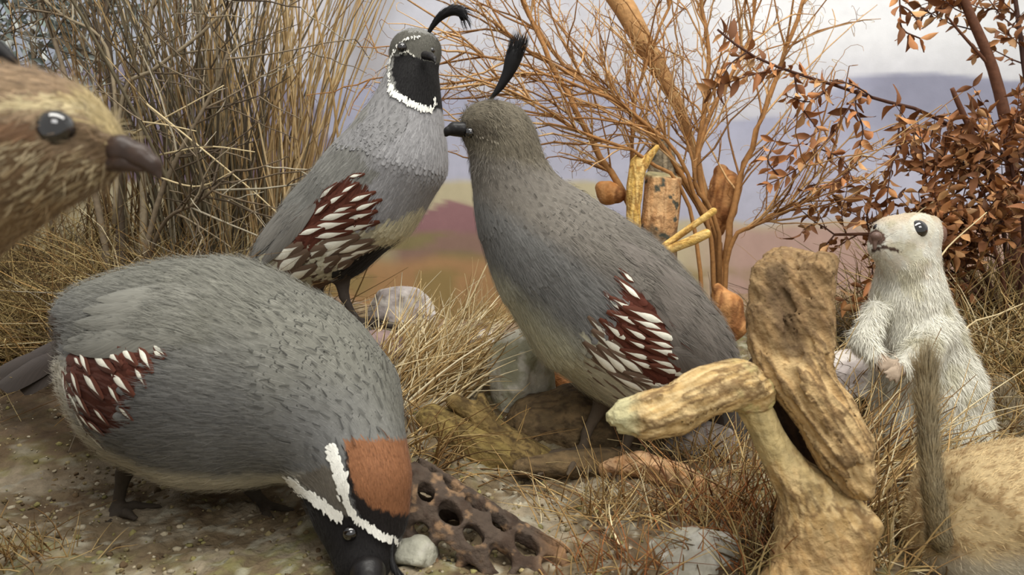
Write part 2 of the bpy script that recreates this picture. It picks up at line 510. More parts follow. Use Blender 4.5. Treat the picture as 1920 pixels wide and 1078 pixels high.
M_ROCK = attr_mat('rock', .9, 120, .22, 260, .7, .002)
M_GRASS = attr_mat('dry_grass', .75, 200, .16, 300, 0)
M_TWIG = attr_mat('twig_bark', .8, 260, .25, 500, .5, .0006)
M_LEAF = attr_mat('dry_leaf', .6, 220, .25, 500, .4, .0006, rand=.35)
M_SOIL = attr_mat('soil', .95, 170, .30, 330, .9, .0022)

# ------------------------------------------------------------------ ground
_cp = [(0,1078,.31),(400,1078,.31),(960,1078,.31),(1400,1078,.31),(1900,1078,.312),(-300,1078,.31),(2200,1078,.31),
       (-200,960,.37),(215,965,.377),(480,955,.38),(800,960,.37),(960,900,.40),(0,800,.45),(-200,800,.45),(150,700,.53),(-100,640,.6),
       (700,618,.535),(640,612,.545),(600,640,.53),(760,660,.505),(740,760,.45),(850,740,.46),(1110,858,.42),(1180,858,.42),(980,810,.44),
       (1300,830,.46),(1500,830,.46),(1700,870,.45),(1900,850,.455),(1600,740,.5),(1850,650,.56),(1350,640,.6),(1150,640,.6),
       (985,650,.63),(880,620,.66),(600,570,.7),(300,560,.62),(0,560,.68),(1850,520,.7),(1600,560,.7),(960,640,.90),(750,640,.85),(1150,640,.85),(960,620,1.0),(700,620,1.0),(300,480,.85),(1600,570,.90)]
_cw = np.array([P(*c) for c in _cp])
def ground_z(x, y):
    x = np.asarray(x, float); y = np.asarray(y, float)
    sh = x.shape; x = x.ravel(); y = y.ravel()
    d2 = (x[:, None] - _cw[None, :, 0]) ** 2 + (y[:, None] - _cw[None, :, 1]) ** 2
    w = 1 / (d2 + 0.03 ** 2) ** 2
    z = (w * _cw[None, :, 2]).sum(1) / w.sum(1)
    q = np.stack([x, y, 0 * x], 1)
    z = z + (fbm(q * 28 + 5, 3) - .5) * .010 + (fbm(q * 110, 3) - .5) * .004
    return z.reshape(sh)
nx, ny = 500, 320
_t = np.linspace(-1, 1, nx)
gx, gy = np.meshgrid(.95 * np.sign(_t) * (.55 * np.abs(_t) + .45 * np.abs(_t) ** 3), -.02 + 1.05 * (.0 + np.interp(np.linspace(0, 1, ny), [0, .12, .75, 1], [0, .2, .6, 1.0])), indexing='ij')
gz = ground_z(gx, gy)
GV = np.stack([gx, gy, gz], -1).reshape(-1, 3)
GV[:, 2] += (fbm(GV * np.array([330, 330, 0]), 3) - .5) * .0042
ii = (np.arange(nx - 1)[:, None] * ny + np.arange(ny - 1)[None]).ravel()
GF = np.stack([ii, ii + ny, ii + ny + 1, ii + 1], 1)
q = GV * np.array([1, 1, 0])
n1 = fbm(q * 14 + 3, 4); n2 = fbm(q * 45 + 9, 4); n3 = fbm(q * 160 + 21, 3)
gc = lin((114, 99, 76)) * np.ones((len(GV), 1))
def mixc(c, rgb, w): return c * (1 - w[:, None]) + lin(rgb) * w[:, None]
gc = mixc(gc, (158, 146, 124), smooth(.52, .66, n2) * .8)
gc = mixc(gc, (122, 118, 74), smooth(.50, .62, n1) * smooth(.4, .6, n3) * .75)
gc = mixc(gc, (84, 66, 48), smooth(.56, .72, 1 - n2) * .8)
gc = mixc(gc, (172, 168, 150), smooth(.62, .72, n3) * .6)
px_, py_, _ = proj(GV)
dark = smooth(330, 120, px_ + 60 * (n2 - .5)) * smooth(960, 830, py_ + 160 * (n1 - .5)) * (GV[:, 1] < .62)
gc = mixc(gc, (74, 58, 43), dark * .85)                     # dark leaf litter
gc = mixc(gc, (170, 140, 112), smooth(.60, .72, GV[:, 1]) * .7)
gc = mixc(gc, (92, 76, 50), smooth(.055, .03, np.hypot(GV[:, 0] - .03, (GV[:, 1] - .435) * 1.2)) * .6)
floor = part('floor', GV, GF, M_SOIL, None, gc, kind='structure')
GBVH = BVHTree.FromPolygons([tuple(v) for v in GV[:, :].tolist()], GF.tolist())
def ghit(px, py, dmax=2.0):
    d = unit(P(px, py, 1.0) - CAM)
    h = GBVH.ray_cast(Vector(CAM), Vector(d), dmax)
    if h[0] is None:
        p = P(px, py, .6); p[2] = ground_z(p[0], p[1]); return p
    return np.array(h[0])
def gat(px, d):
    p = P(px, 600, d); p[2] = ground_z(p[0], p[1]); return p

# ------------------------------------------------------------------ painted backdrop
def paint(px, py):
    q = np.stack([px / 300, py / 300, 0 * px], 1)
    f1 = fbm(q * 1.2 + 2, 4); f2 = fbm(q * 4 + 7, 4); f3 = fbm(q * np.array([2, 6, 1]) + 11, 3)
    yy = py + 26 * (f2 - .5)
    c = lin((186, 188, 198)) * np.ones((len(px), 1))
    c = mixc(c, (200, 200, 204), smooth(0, 1, f1) * .6)
    c = mixc(c, (226, 228, 230), smooth(1150, 1450, px) * smooth(190, 40, yy) * .95)
    c = mixc(c, (196, 198, 200), smooth(1640, 1900, px) * .6)
    cl = polydist(px + 40 * (f1 - .5), yy, [(700, -60), (665, 40), (700, 150), (830, 215)])
    c = mixc(c, (152, 150, 154), smooth(85, 10, cl) * .75)
    c = mixc(c, (212, 205, 205), smooth(450, 560, px) * smooth(640, 560, px) * smooth(140, 40, yy) * .6)
    c = mixc(c, (150, 160, 176), smooth(420, 150, px) * .8)
    # far blue range
    top = 160 + 16 * np.sin(px / 130.) + 30 * (fbm(np.stack([px / 120, 0 * px, 0 * px], 1), 3) - .5)
    top = np.where(px > 1000, 150 - 12 * np.sin((px - 1500) / 110.) + 22 * (fbm(np.stack([px / 90, 0 * px + 3, 0 * px], 1), 3) - .5), top)
    top = np.where((px > 1180) & (px < 1600), top + 60 * smooth(1180, 1300, px) * smooth(1600, 1480, px), top)
    r = smooth(-4, 8, py - top)
    c = mixc(c, (160, 163, 183), r)
    c = mixc(c, (176, 179, 197), r * smooth(200, 320, yy))
    c = mixc(c, (134, 136, 154), r * smooth(1560, 1680, px) * smooth(330, 180, yy) * .9)
    c = mixc(c, (158, 154, 178), r * smooth(.5, .7, f1) * .6)
    # dark purple hill at the left, behind the reeds
    l2 = np.interp(px, [300, 420, 480, 540, 600, 640], [120, 130, 150, 165, 200, 330])
    c = mixc(c, (128, 121, 137), smooth(-4, 10, py - l2) * (px < 640) * .9)
    c = mixc(c, (104, 84, 96), smooth(-6, 20, py - l2 - 120) * smooth(640, 600, px) * .8)
    # plain
    h = 338 + 4 * (f2 - .5)
    lo = np.where(px > 1120, 415, h)
    c = mixc(c, (186, 178, 148), smooth(-5, 10, yy - lo))
    c = mixc(c, (176, 150, 140), smooth(1250, 1400, px) * smooth(410, 440, yy))
    hill = np.interp(px, [740, 790, 845, 880, 920, 1000], [432, 395, 374, 388, 410, 400])
    c = mixc(c, (142, 104, 110), smooth(-3, 6, yy - hill) * smooth(720, 760, px) * smooth(1120, 1040, px) * .95)
    c = mixc(c, (132, 122, 86), smooth(428, 445, yy) * (px < 1150) * (1 - .6 * smooth(.4, .6, f3)))
    c = mixc(c, (172, 136, 96), smooth(470, 500, yy) * (px < 1250) * .9)
    c = mixc(c, (140, 126, 80), smooth(495, 520, yy) * smooth(.46, .58, f2) * .75)
    c = mixc(c, (176, 120, 84), smooth(600, 660, yy) * .9)
    c = c * (1 + .10 * (f2 - .5))[:, None]
    # painted thin tree trunks, softly, behind the orange bush
    for bx, tp in ((1080, 190), (1150, 210), (1215, 170), (1250, 200), (1100, 230)):
        c = mixc(c, (140, 142, 160), smooth(7, 2, np.abs(px - bx - 14 * np.sin(py / 70. + bx))) * smooth(tp, tp + 60, py) * smooth(430, 380, py) * .5)
    return c
nu, nv = 360, 230
th = np.linspace(-1.02, 1.02, nu)
sg = np.sign(np.sin(th * math.pi / 2)); 
wx = .93 * np.sign(th) * np.abs(np.sin(np.clip(th, -1, 1) * math.pi / 2)) ** .75
wy = 1.0 * np.abs(np.cos(np.clip(th, -1, 1) * math.pi / 2)) ** .28
keep = wy > .12
wx, wy = wx[keep], wy[keep]; nu = len(wx)
wz = np.linspace(-.10, .92, nv)
WV = np.stack([np.repeat(wx, nv), np.repeat(wy, nv), np.tile(wz, nu)], 1)
ii = (np.arange(nu - 1)[:, None] * nv + np.arange(nv - 1)[None]).ravel()
WF = np.stack([ii, ii + 1, ii + nv + 1, ii + nv], 1)[:, ::-1]
ax_, ay_, ad_ = proj(WV)
wc = paint(np.clip(ax_, -900, 2800), np.clip(ay_, -900, 1500))
M_WALL = attr_mat('painted_canvas', .8, 60, .06, 900, .25, .0008)
wall = part('wall_back', WV, WF, M_WALL, None, wc, kind='structure')

# ------------------------------------------------------------------ birds
FEATHER_T = None
def feather_template(name, mat, rows=7):
    v = np.linspace(0, 1, rows); wp = np.array([.30, .62, .85, .97, 1.0, .8, .16]); u = np.array([-1, -.5, 0, .5, 1])
    U, Vv = np.meshgrid(u, v)
    W = np.interp(Vv, v, wp)
    V = np.stack([U * W * .5, Vv, .10 * Vv - .12 * Vv ** 2 - .05 * U ** 2 * W], -1).reshape(-1, 3)
    i = np.arange(rows - 1)[:, None] * 5; j = np.arange(4)[None]
    F = np.stack([i + j, i + j + 1, i + j + 6, i + j + 5], -1).reshape(-1, 4)
    return make_mesh(name, V, F, mat, uv=np.stack([(U + 1) / 2, Vv], -1).reshape(-1, 2))
ME_FLANK = feather_template('flank_feather', M_FLANK)
ME_FLANK2 = feather_template('flank_feather_pale', M_FLANK2)
ME_TAIL = feather_template('tail_feather', M_TAIL)
ME_TAILB = feather_template('tail_feather_dark', M_TAILB)

def ico(name, mat, sub=2):
    import bmesh
    bm = bmesh.new(); bmesh.ops.create_icosphere(bm, subdivisions=sub, radius=1.0)
    me = bpy.data.meshes.new(name); bm.to_mesh(me); bm.free()
    me.polygons.foreach_set('use_smooth', np.ones(len(me.polygons), bool)); me.materials.append(mat)
    return me
ME_EYE = ico('eye', M_EYE, 3)

class Creature:
    def __init__(s, spine, vox=.0014, kblend=.012, latsign=None):
        # spine node: px, py, depth, radius px, feather or hair length mm
        s.sp = np.array([P(a, b, d) for a, b, d, r, l in spine]); s.sr = np.array([r / FPX * d for a, b, d, r, l in spine]) - .0010
        s.sl = np.array([l for *_, l in spine]) / 1000.
        s.f = Field(); s.vox = vox
        for i in range(len(spine) - 1):
            s.f.cone(s.sp[i], s.sr[i], s.sp[i + 1], s.sr[i + 1], kblend)
        s.nolimb = []
    def limb(s, pts, k=.003):
        W = [P(a, b, d) for a, b, d, r in pts]
        R = [r for *_, r in pts]
        for i in range(len(W) - 1):
            s.f.cone(W[i], R[i], W[i + 1], R[i + 1], k); s.nolimb.append((W[i], W[i + 1], max(R[i], R[i + 1])))
    def build(s, iters=2, disp=None):
        s.V, s.F = s.f.mesh(s.vox, disp, iters)
        s.Nn = vnormals(s.V, s.F)
        s.bvh = BVHTree.FromPolygons(s.V.tolist(), s.F.tolist())
        s.legmask = np.zeros(len(s.V))
        for a, b, r in s.nolimb:
            ba = b - a; t = np.clip(((s.V - a) @ ba) / (ba @ ba), 0, 1)
            d = np.linalg.norm(s.V - a - t[:, None] * ba, axis=1)
            s.legmask = np.maximum(s.legmask, (d < r * 1.35 + .0005))
    def flow(s, p):
        T = np.zeros_like(p); W = np.zeros(len(p)); L = np.zeros(len(p))
        for i in range(len(s.sp) - 1):
            a, b = s.sp[i], s.sp[i + 1]; ba = b - a
            t = np.clip(((p - a) @ ba) / (ba @ ba), 0, 1)
            d = np.linalg.norm(p - a - t[:, None] * ba, axis=1)
            rr = s.sr[i] * (1 - t) + s.sr[i + 1] * t
            w = np.exp(-((d / rr) ** 2) * 3) + 1e-9
            T += w[:, None] * unit(ba); W += w; L += w * (s.sl[i] * (1 - t) + s.sl[i + 1] * t)
        return unit(T), L / W
    def hit(s, px, py):
        d = unit(P(px, py, 1.0) - CAM)
        h = s.bvh.ray_cast(Vector(CAM), Vector(d), 3.0)
        if h[0] is None:
            q = P(px, py, float(np.mean((s.sp - CAM) @ FWD)))
            h = s.bvh.find_nearest(Vector(q))
        nn = np.array(h[1]); p = np.array(h[0])
        if nn @ (p - CAM) > 0: nn = -nn
        return p, nn
    def sample(s, n):
        q = s.V[s.F]
        a = np.linalg.norm(np.cross(q[:, 2] - q[:, 0], q[:, 3] - q[:, 1]), axis=1) / 2
        c = np.cumsum(a); f = np.searchsorted(c, rng.random(n) * c[-1])
        u, v = rng.random((2, n, 1))
        V4 = s.V[s.F[f]]; N4 = s.Nn[s.F[f]]
        bl = lambda X: (X[:, 0] * (1 - u) + X[:, 1] * u) * (1 - v) + (X[:, 3] * (1 - u) + X[:, 2] * u) * v
        lm = s.legmask[s.F[f, 0]] > .5
        p, nn = bl(V4)[~lm], unit(bl(N4)[~lm])
        return p, nn
    def thin(s, p, rad):
        keep = []; cell = .0012; grid = {}
        rad = np.asarray(rad)
        for i in range(len(p)):
            x, y, z = p[i]; r = rad[i]
            m = int(r / .004) + 1
            ci, cj, ck = int(x / .004), int(y / .004), int(z / .004)
            ok = True
            for a in range(ci - m, ci + m + 1):
                for b in range(cj - m, cj + m + 1):
                    for c in range(ck - m, ck + m + 1):
                        for (X, Y, Z) in grid.get((a, b, c), ()):
                            if (X - x) ** 2 + (Y - y) ** 2 + (Z - z) ** 2 < r * r: ok = False; break
                        if not ok: break
                    if not ok: break
                if not ok: break
            if ok:
                keep.append(i); grid.setdefault((ci, cj, ck), []).append((x, y, z))
        return np.array(keep)
    def mirror(s, p):
        side = (p - s.sp[s.mid]) @ s.lat
        q = np.where(side[:, None] > 0, p - 2 * side[:, None] * s.lat, p)
        return q

def eye(c, px, py, rpx, root, sink=.45, name='eye'):
    p, n = c.hit(px, py)
    d = (p - CAM) @ FWD; r = rpx / FPX * d
    o = inst(name, ME_EYE, root, p - n * r * sink, (r, 0, 0), (0, r, 0), (0, 0, r))
    o['label'] = 'glossy black glass eye'
    return p, n, r

def make_bird(c, root, colorf, leglin, strokes=(), cand=16000, nh=14000, nohair=(), space=.40, hair_gain=1.0, wfac=.50, lift=.10, lscale=.78, streaks=(), tufts=()):
    Tn, Ln = c.flow(c.V)
    mp = c.mirror(c.V)
    a, b, _ = proj(mp)
    cc, ee = colorf(a, b, np.full(len(a), .5), c.V, c.Nn)
    cc = np.where(c.legmask[:, None] > .5, leglin, cc * .8)
    body = part('body', c.V, c.F, M_SKIN, root, cc)
    p, n = c.sample(cand)
    t, L = c.flow(p); L = L * lscale
    k = c.thin(p, L * space)
    p, n, t, L = p[k], n[k], t[k], L[k]
    L = L * rng.uniform(.85, 1.15, len(L))
    t = unit(t + rng.normal(size=t.shape) * .10)
    a, b, _ = proj(c.mirror(p))
    r = rng.random(len(p))
    col, ed = colorf(a, b, r, p, n)
    col = col * (1 + rng.normal(size=(len(p), 1)) * .085)
    acc = Acc()
    acc.feathers(p, n, t, L, L * wfac * rng.uniform(.85, 1.1, len(L)), lift, col, ed)
    # loose barbs over the feathers
    p, n = c.sample(nh); t, L = c.flow(p)
    a, b, _ = proj(c.mirror(p)); col, ed = colorf(a, b, rng.random(len(p)), p, n)
    ok = np.ones(len(p), bool)
    for poly in nohair: ok &= ~inpoly(a, b, poly)
    p, n, t, L, col = p[ok], n[ok], t[ok], L[ok], col[ok]
    tt = unit(t - n * (t * n).sum(1, keepdims=True) + rng.normal(size=t.shape) * .12)
    g = np.where(rng.random((len(p), 1)) < .10, .5, .80 + .45 * rng.random((len(p), 1)))
    acc.hairs(p + n * (.0003 + .06 * L[:, None]), n, tt, np.clip(L * .55, .0018, .009) * rng.uniform(.6, 1.2, len(L)), .00019 * hair_gain, .09, col * g * .9, col * g * 1.1)
    for poly, gap, Ls, ws, k0 in streaks:      # dark shaft and edge lines of the larger feathers
        q, qn = c.sample(26000); xa, ya, _ = proj(c.mirror(q)); m = inpoly(xa, ya, poly); q, qn = q[m], qn[m]
        i = c.thin(q, np.full(len(q), gap)); q, qn = q[i], qn[i]
        qt, _ = c.flow(q); qt = unit(qt - qn * (qt * qn).sum(1, keepdims=True) + rng.normal(size=qt.shape) * .22)
        xa, ya, _ = proj(c.mirror(q)); qc, _ = colorf(xa, ya, rng.random(len(q)), q, qn)
        kk = k0 * rng.uniform(.7, 1.5, (len(q), 1))
        acc.hairs(q + qn * .0013, qn, qt, Ls * rng.uniform(.6, 1.3, len(q)), ws * rng.uniform(.6, 1.3, len(q)), .07, qc * kk, qc * kk * .8, .5)
    for poly, m, Ls, ws, lf in tufts:           # loose bristly feathers
        q, qn = c.sample(m); xa, ya, _ = proj(c.mirror(q)); k = inpoly(xa, ya, poly); q, qn = q[k], qn[k]
        qt, _ = c.flow(q); qt = unit(qt - qn * (qt * qn).sum(1, keepdims=True) + rng.normal(size=qt.shape) * .3)
        xa, ya, _ = proj(c.mirror(q)); qc, _ = colorf(xa, ya, rng.random(len(q)), q, qn)
        kk = rng.uniform(.6, 1.5, (len(q), 1))
        acc.hairs(q + qn * .0004, qn, qt, Ls * rng.uniform(.5, 1.3, len(q)), ws, lf, qc * kk * .8, qc * kk * 1.15, .4)
    for line, wpx, rgb, step in strokes:
        ln = np.array(line, float); seg = np.hypot(*np.diff(ln, axis=0).T); cs = np.concatenate([[0], np.cumsum(seg)])
        pts = []; nn = []; tg = []
        m = int(cs[-1] / step * max(1, wpx / 3))
        for s_ in rng.random(m) * cs[-1]:
            x = np.interp(s_, cs, ln[:, 0]); y = np.interp(s_, cs, ln[:, 1])
            jx, jy = rng.normal(size=2) * wpx * .28
            h, hn = c.hit(x + jx, y + jy)
            pts.append(h); nn.append(hn)
        pts = np.array(pts); nn = np.array(nn); t, L = c.flow(pts)
        dd = (pts - CAM) @ FWD
        l = wpx / FPX * dd * 1.0
        colr = lin(rgb) * (1 + rng.normal(size=(len(pts), 1)) * .08)
        acc.feathers(pts + nn * .0011, nn, unit(t + rng.normal(size=t.shape) * .25), np.maximum(l, .0014), np.maximum(l, .0014) * .42, .15, colr, 0.0)
    acc.done('plumage', M_FEATHER, root, kind='stuff')
    return body

def flank(c, root, lines, me, wr=.36, off=.0010, ext=1.45, name='flank_feather', flip=False):
    """one feather for each white streak: pixel start and end on the bird's side"""
    for (x1, y1, x2, y2) in lines:
        if flip: x1, y1, x2, y2 = x2, y2, x1, y1
        a, na = c.hit(x1, y1); b, nb = c.hit(x2, y2)
        y = b - a; L = np.linalg.norm(y) * ext
        if L < 1e-4 or L > .08: continue
        n = unit(na + nb); yv = unit(y); x = unit(np.cross(yv, n)); n = np.cross(x, yv)
        a = b - yv * L + n * off
        w = max(L * wr, .0035)
        inst(name, me, root, a, x * w, yv * L, n * L)

def long_feathers(root, name, me, lines, width, lift=(0, 0, 0)):
    for (x1, y1, d1, x2, y2, d2) in lines:
        a, b = P(x1, y1, d1), P(x2, y2, d2)
        y = b - a; L = np.linalg.norm(y); yv = y / L
        vdir = unit(CAM - a) + np.array([0, 0, .5]); x = unit(np.cross(yv, vdir)); n = np.cross(x, yv)
        inst(name, me, root, a, x * width, y, n * L)

def surf_feathers(c, root, name, lines, wpx, rgb, edge=.15, off=.0016):
    for (x1, y1, x2, y2) in lines:
        m = 9; v = np.linspace(0, 1, m); wp = np.array([.06, .45, .8, 1, 1, .95, .8, .55, .12])
        H = [c.hit(x1 + (x2 - x1) * t, y1 + (y2 - y1) * t) for t in v]
        p = np.array([h[0] for h in H]); n = unit(np.array([h[1] for h in H]))
        for _ in range(3): n[1:-1] = unit(n[:-2] + n[1:-1] * 2 + n[2:]); p[1:-1] = (p[:-2] + 2 * p[1:-1] + p[2:]) / 4
        t = unit(np.gradient(p, axis=0)); b = unit(np.cross(n, t)); d = float(((p - CAM) @ FWD).mean()); W = wpx / FPX * d
        u = np.array([-1, -.5, 0, .5, 1])
        V = p[:, None] + b[:, None] * (u[None] * wp[:, None] * W / 2)[..., None] + n[:, None] * (off * np.minimum(1, v[:, None] * 3.5) - .0012 * (1 - np.minimum(1, v[:, None] * 3.5)) + .0010 * v[:, None] - .10 * W * u[None] ** 2 * wp[:, None])[..., None]
        i = np.arange(m - 1)[:, None] * 5; j = np.arange(4)[None]
        F = np.stack([i + j, i + j + 1, i + j + 6, i + j + 5], -1).reshape(-1, 4)
        U, Vv = np.meshgrid((u + 1) / 2, v)
        part(name, V.reshape(-1, 3), F, M_FEATHER, root, lin(rgb) * rng.uniform(.9, 1.1) * np.ones((m * 5, 1)), np.stack([U, Vv], -1).reshape(-1, 2), True, np.full(m * 5, edge))

def crest(root, nodes, flat=.6, hairs=260, spread=.25):
    pts = np.array([P(a, b, d) for a, b, d, r in nodes]); rr = np.array([r / FPX * d for a, b, d, r in nodes])
    m = 18
    sp = spline(pts, m); r = np.interp(np.linspace(0, 1, m), np.linspace(0, 1, len(rr)), rr)
    acc = Acc(); acc.tube(sp, r * .8, lin((14, 13, 14)), 10)
    t = unit(np.gradient(sp, axis=0))
    idx = rng.integers(1, m, hairs)
    rd = unit(rng.normal(size=(hairs, 3))); rd = unit(rd - t[idx] * (rd * t[idx]).sum(1, keepdims=True))
    acc.hairs(sp[idx] + rd * r[idx, None] * .7, rd, t[idx], r[idx] * 1.6 + .003, .0004, spread, lin((16, 15, 16)), lin((24, 22, 22)))
    me_ = acc.done('crest', M_CREST, root, label='black curled head plume')
    return me_

def bill(root, cones, cols, vox=.0006):
    f = Field()
    for a, b in zip(cones[:-1], cones[1:]):
        f.cone(P(*a[:3]), a[3], P(*b[:3]), b[3], .0012)
    V, F = f.mesh(vox, None, 1)
    q = (fbm(V * 500, 3) - .5)[:, None]
    part('bill', V, F, M_BILL, root, lin(cols) * (1 + q), label='dark curved bill')

GREYLEG = lin((70, 62, 55))
# ---- standing male at the back, facing right
A = Creature([(778,112,.500,44,3.0),(772,160,.498,44,3.2),(762,215,.500,61,5.0),(742,292,.505,94,9),(692,362,.515,101,13),(622,428,.53,92,16),(552,482,.545,68,18),(492,512,.56,36,20)], .0014, .014)
A.f.ell(P(780,90,.500), np.array([.016,.014,.012]), None, .010)
A.mid = 4; A.lat = unit(np.cross(unit(A.sp[3] - A.sp[6]), [0, 0, 1])); A.lat *= np.sign(A.lat @ FWD)
A.limb([(640,515,.535,.007),(645,555,.535,.0032),(664,594,.532,.0024),(668,602,.532,.0026)])
A.limb([(668,602,.532,.0024),(700,607,.525,.0021),(738,612,.518,.0018),(762,622,.515,.0011)], .002)
A.limb([(668,602,.532,.0024),(690,618,.515,.002),(702,632,.50,.0016)], .002)
A.limb([(668,602,.532,.0024),(705,600,.545,.002),(728,604,.555,.0016)], .002)
A.limb([(668,602,.532,.0022),(650,603,.54,.0016)], .002)
A.limb([(596,525,.555,.007),(594,555,.555,.0032),(603,588,.56,.0024),(606,604,.56,.0024)])
A.limb([(606,604,.56,.0024),(640,606,.55,.002),(660,610,.545,.0016)], .002)
A.limb([(606,604,.56,.0024),(620,612,.535,.002)], .002)
A.build()
A_CHEST = [(655,332),(688,350),(703,392),(694,418),(650,440),(600,452),(548,474),(528,456),(556,412),(600,372)]
A_NAPE = [(690,150),(680,220),(600,275),(690,295),(765,240),(765,205),(735,178),(724,110)]
A_FL = [(528,456),(700,425),(706,470),(650,500),(610,552),(500,535),(470,500)]
def colA(px, py, r, p, n):
    j = fbm(p * 260, 3) - .5
    x = px + j * 16; y = py + (fbm(p * 260 + 40, 3) - .5) * 16
    c = lin((158, 157, 158)) * np.ones((len(px), 1)); e = np.full(len(px), .18)
    def reg(poly, rgb, ed=None, w=1.0):
        m = inpoly(x, y, poly)
        nonlocal c, e
        c = np.where(m[:, None], c * (1 - w) + lin(rgb) * w, c)
        if ed is not None: e = np.where(m, ed, e)
    w = smooth(0, 70, (x * .62 + y * .78) * 0 + polydist(x, y, [(835, 300), (790, 420), (700, 500)]) - 105)
    c = c * (1 - w[:, None]) + lin((136, 135, 130)) * w[:, None]
    reg([(540,350),(650,270),(712,330),(690,345),(640,350),(560,410),(525,455),(500,530),(430,530),(450,450)], (130,129,123), .05)
    reg([(700,130),(690,220),(620,265),(700,285),(765,240),(765,200),(735,175),(728,120)], (148,147,147), .8)
    reg([(815,380),(795,432),(757,456),(700,468),(685,440),(705,418),(740,412),(775,398)], (216,210,180), .03)
    m = inpoly(x, y, [(528,456),(700,425),(706,470),(650,500),(610,552),(500,535),(470,500)])
    pick = np.where((r < .55)[:, None], lin((200, 196, 172)), np.where((r < .8)[:, None], lin((86, 66, 54)), lin((140, 130, 112))))
    c = np.where(m[:, None], pick, c)
    reg(A_CHEST, (86, 43, 28), .03)
    reg([(762,448),(738,484),(700,512),(645,528),(636,505),(690,472),(722,458)], (26, 21, 19), 0)
    reg([(640,520),(690,512),(640,560),(580,560),(585,530)], (118, 92, 72), .05)
    reg([(728,60),(830,60),(830,110),(806,112),(780,106),(752,98),(738,108),(728,100)], (92, 90, 82), .35)
    reg([(742,108),(756,99),(782,107),(800,112),(840,110),(840,200),(806,206),(784,199),(760,186),(746,172),(738,135)], (17, 15, 15), 0)
    return c, e
rA = thing('quail', gat(640, .545), 'grey quail with black face standing upright behind the others, facing right', 'quail', 'quail')
WH = (232, 231, 222)
make_bird(A, rA, colA, GREYLEG, [([(787,70),(762,74),(744,88)], 4, WH, 1.5), ([(742,92),(734,112),(731,140),(733,160)], 4.5, WH, 1.5),
          ([(733,160),(736,174),(752,182),(770,193),(790,202),(808,206)], 8, WH, 1.2), ([(808,206),(814,194),(812,182)], 5, WH, 1.5), ([(750,99),(764,97),(777,106)], 3, (200,198,186), 1.5)], 60000, 16000, [A_CHEST, A_FL, A_NAPE], .34, streaks=[(A_NAPE, .0036, .0045, .0007, .42), ([(600,250),(840,220),(840,330),(800,430),(640,350),(560,420),(500,500),(460,480)], .008, .004, .0003, .62)])
eye(A, 755, 90, 9.5, rA, -.3)
eye(A, 812, 94, 6, rA, .6)
bill(rA, [(797,104,.480,.0028),(807,106,.473,.0024),(814,110,.468,.0016),(816,117,.466,.0007)], (26, 24, 24))
crest(rA, [(797,74,.495,2),(808,54,.493,5),(824,33,.49,9),(846,20,.488,12),(864,22,.486,13),(871,36,.486,9)])
flank(A, rA, [(655,332,676,328),(640,362,664,348),(612,384,640,368),(590,402,612,385),(600,372,624,352),(655,378,690,365),(662,395,700,380),
              (648,412,690,400),(600,412,648,400),(585,428,640,418),(560,440,600,428),(625,398,655,388),(640,432,690,420),(590,445,640,436)], ME_FLANK, .27, flip=True)
flank(A, rA, [(660,446,592,470),(690,452,628,474),(640,462,568,492),(670,474,600,500),(600,468,540,494),(570,476,520,508),(625,486,565,518),(650,492,600,526),(585,500,540,524),(700,462,650,480),(560,462,512,486)], ME_FLANK2, .34, .0012, 1.2)
surf_feathers(A, rA, 'wing_feather', [(600,372,492,498),(575,366,468,488),(552,372,458,486),(545,400,462,492)][::-1], 34, (124, 121, 114), .25)
long_feathers(rA, 'tail_feather', ME_TAIL, [(505,505,.552,418,566,.585),(500,512,.556,426,584,.59),(495,505,.56,405,560,.60),(510,515,.548,440,590,.58)], .018)

# ---- feeding male in front, head down
B = Creature([(694,972,.312,62,2.6),(692,905,.312,66,3.0),(668,842,.322,76,5.0),(628,768,.338,118,8),(548,726,.352,168,11),(420,698,.368,204,15),(318,684,.382,180,17),(232,660,.395,100,18),(165,652,.41,44,18)], .0016, .016)
B.f.cone(P(694,972,.312), 60/FPX*.312, P(688,1050,.302), 48/FPX*.302, .008)
B.f.cone(P(615,880,.326), .0150, P(648,958,.315), .0125, .008); B.f.cone(P(648,958,.315), .0125, P(672,1050,.304), .0095, .006)
B.mid = 5; B.lat = unit(np.cross(unit(B.sp[4] - B.sp[6]), [0, 0, 1])); B.lat *= np.sign(B.lat @ FWD)
B.f.ell(P(300,585,.375), np.array([.050,.030,.020]), None, .012)
B.limb([(250,850,.372,.009),(232,890,.372,.0035),(219,955,.374,.0028),(217,962,.374,.003)])
B.limb([(217,962,.374,.003),(200,990,.36,.0024),(186,1006,.352,.0015)], .002)
B.limb([(217,962,.374,.003),(250,948,.375,.0024),(300,950,.376,.0016)], .002)
B.limb([(217,962,.374,.003),(238,962,.366,.0024),(254,972,.36,.0016)], .002)
B.limb([(445,870,.385,.009),(470,915,.388,.0035),(492,944,.388,.003)])
B.limb([(492,944,.388,.0028),(530,955,.38,.0022),(570,962,.375,.0015)], .002)
B.limb([(492,944,.388,.0028),(500,965,.372,.0022),(515,978,.368,.0015)], .002)
B.build()
B_NAPE = [(500,575),(640,600),(720,700),(730,828),(640,840),(560,890),(500,800),(470,680)]
B_CHEST = [(110,690),(140,660),(180,648),(240,638),(298,640),(310,668),(272,705),(250,740),(232,800),(196,814),(165,796),(142,745)]
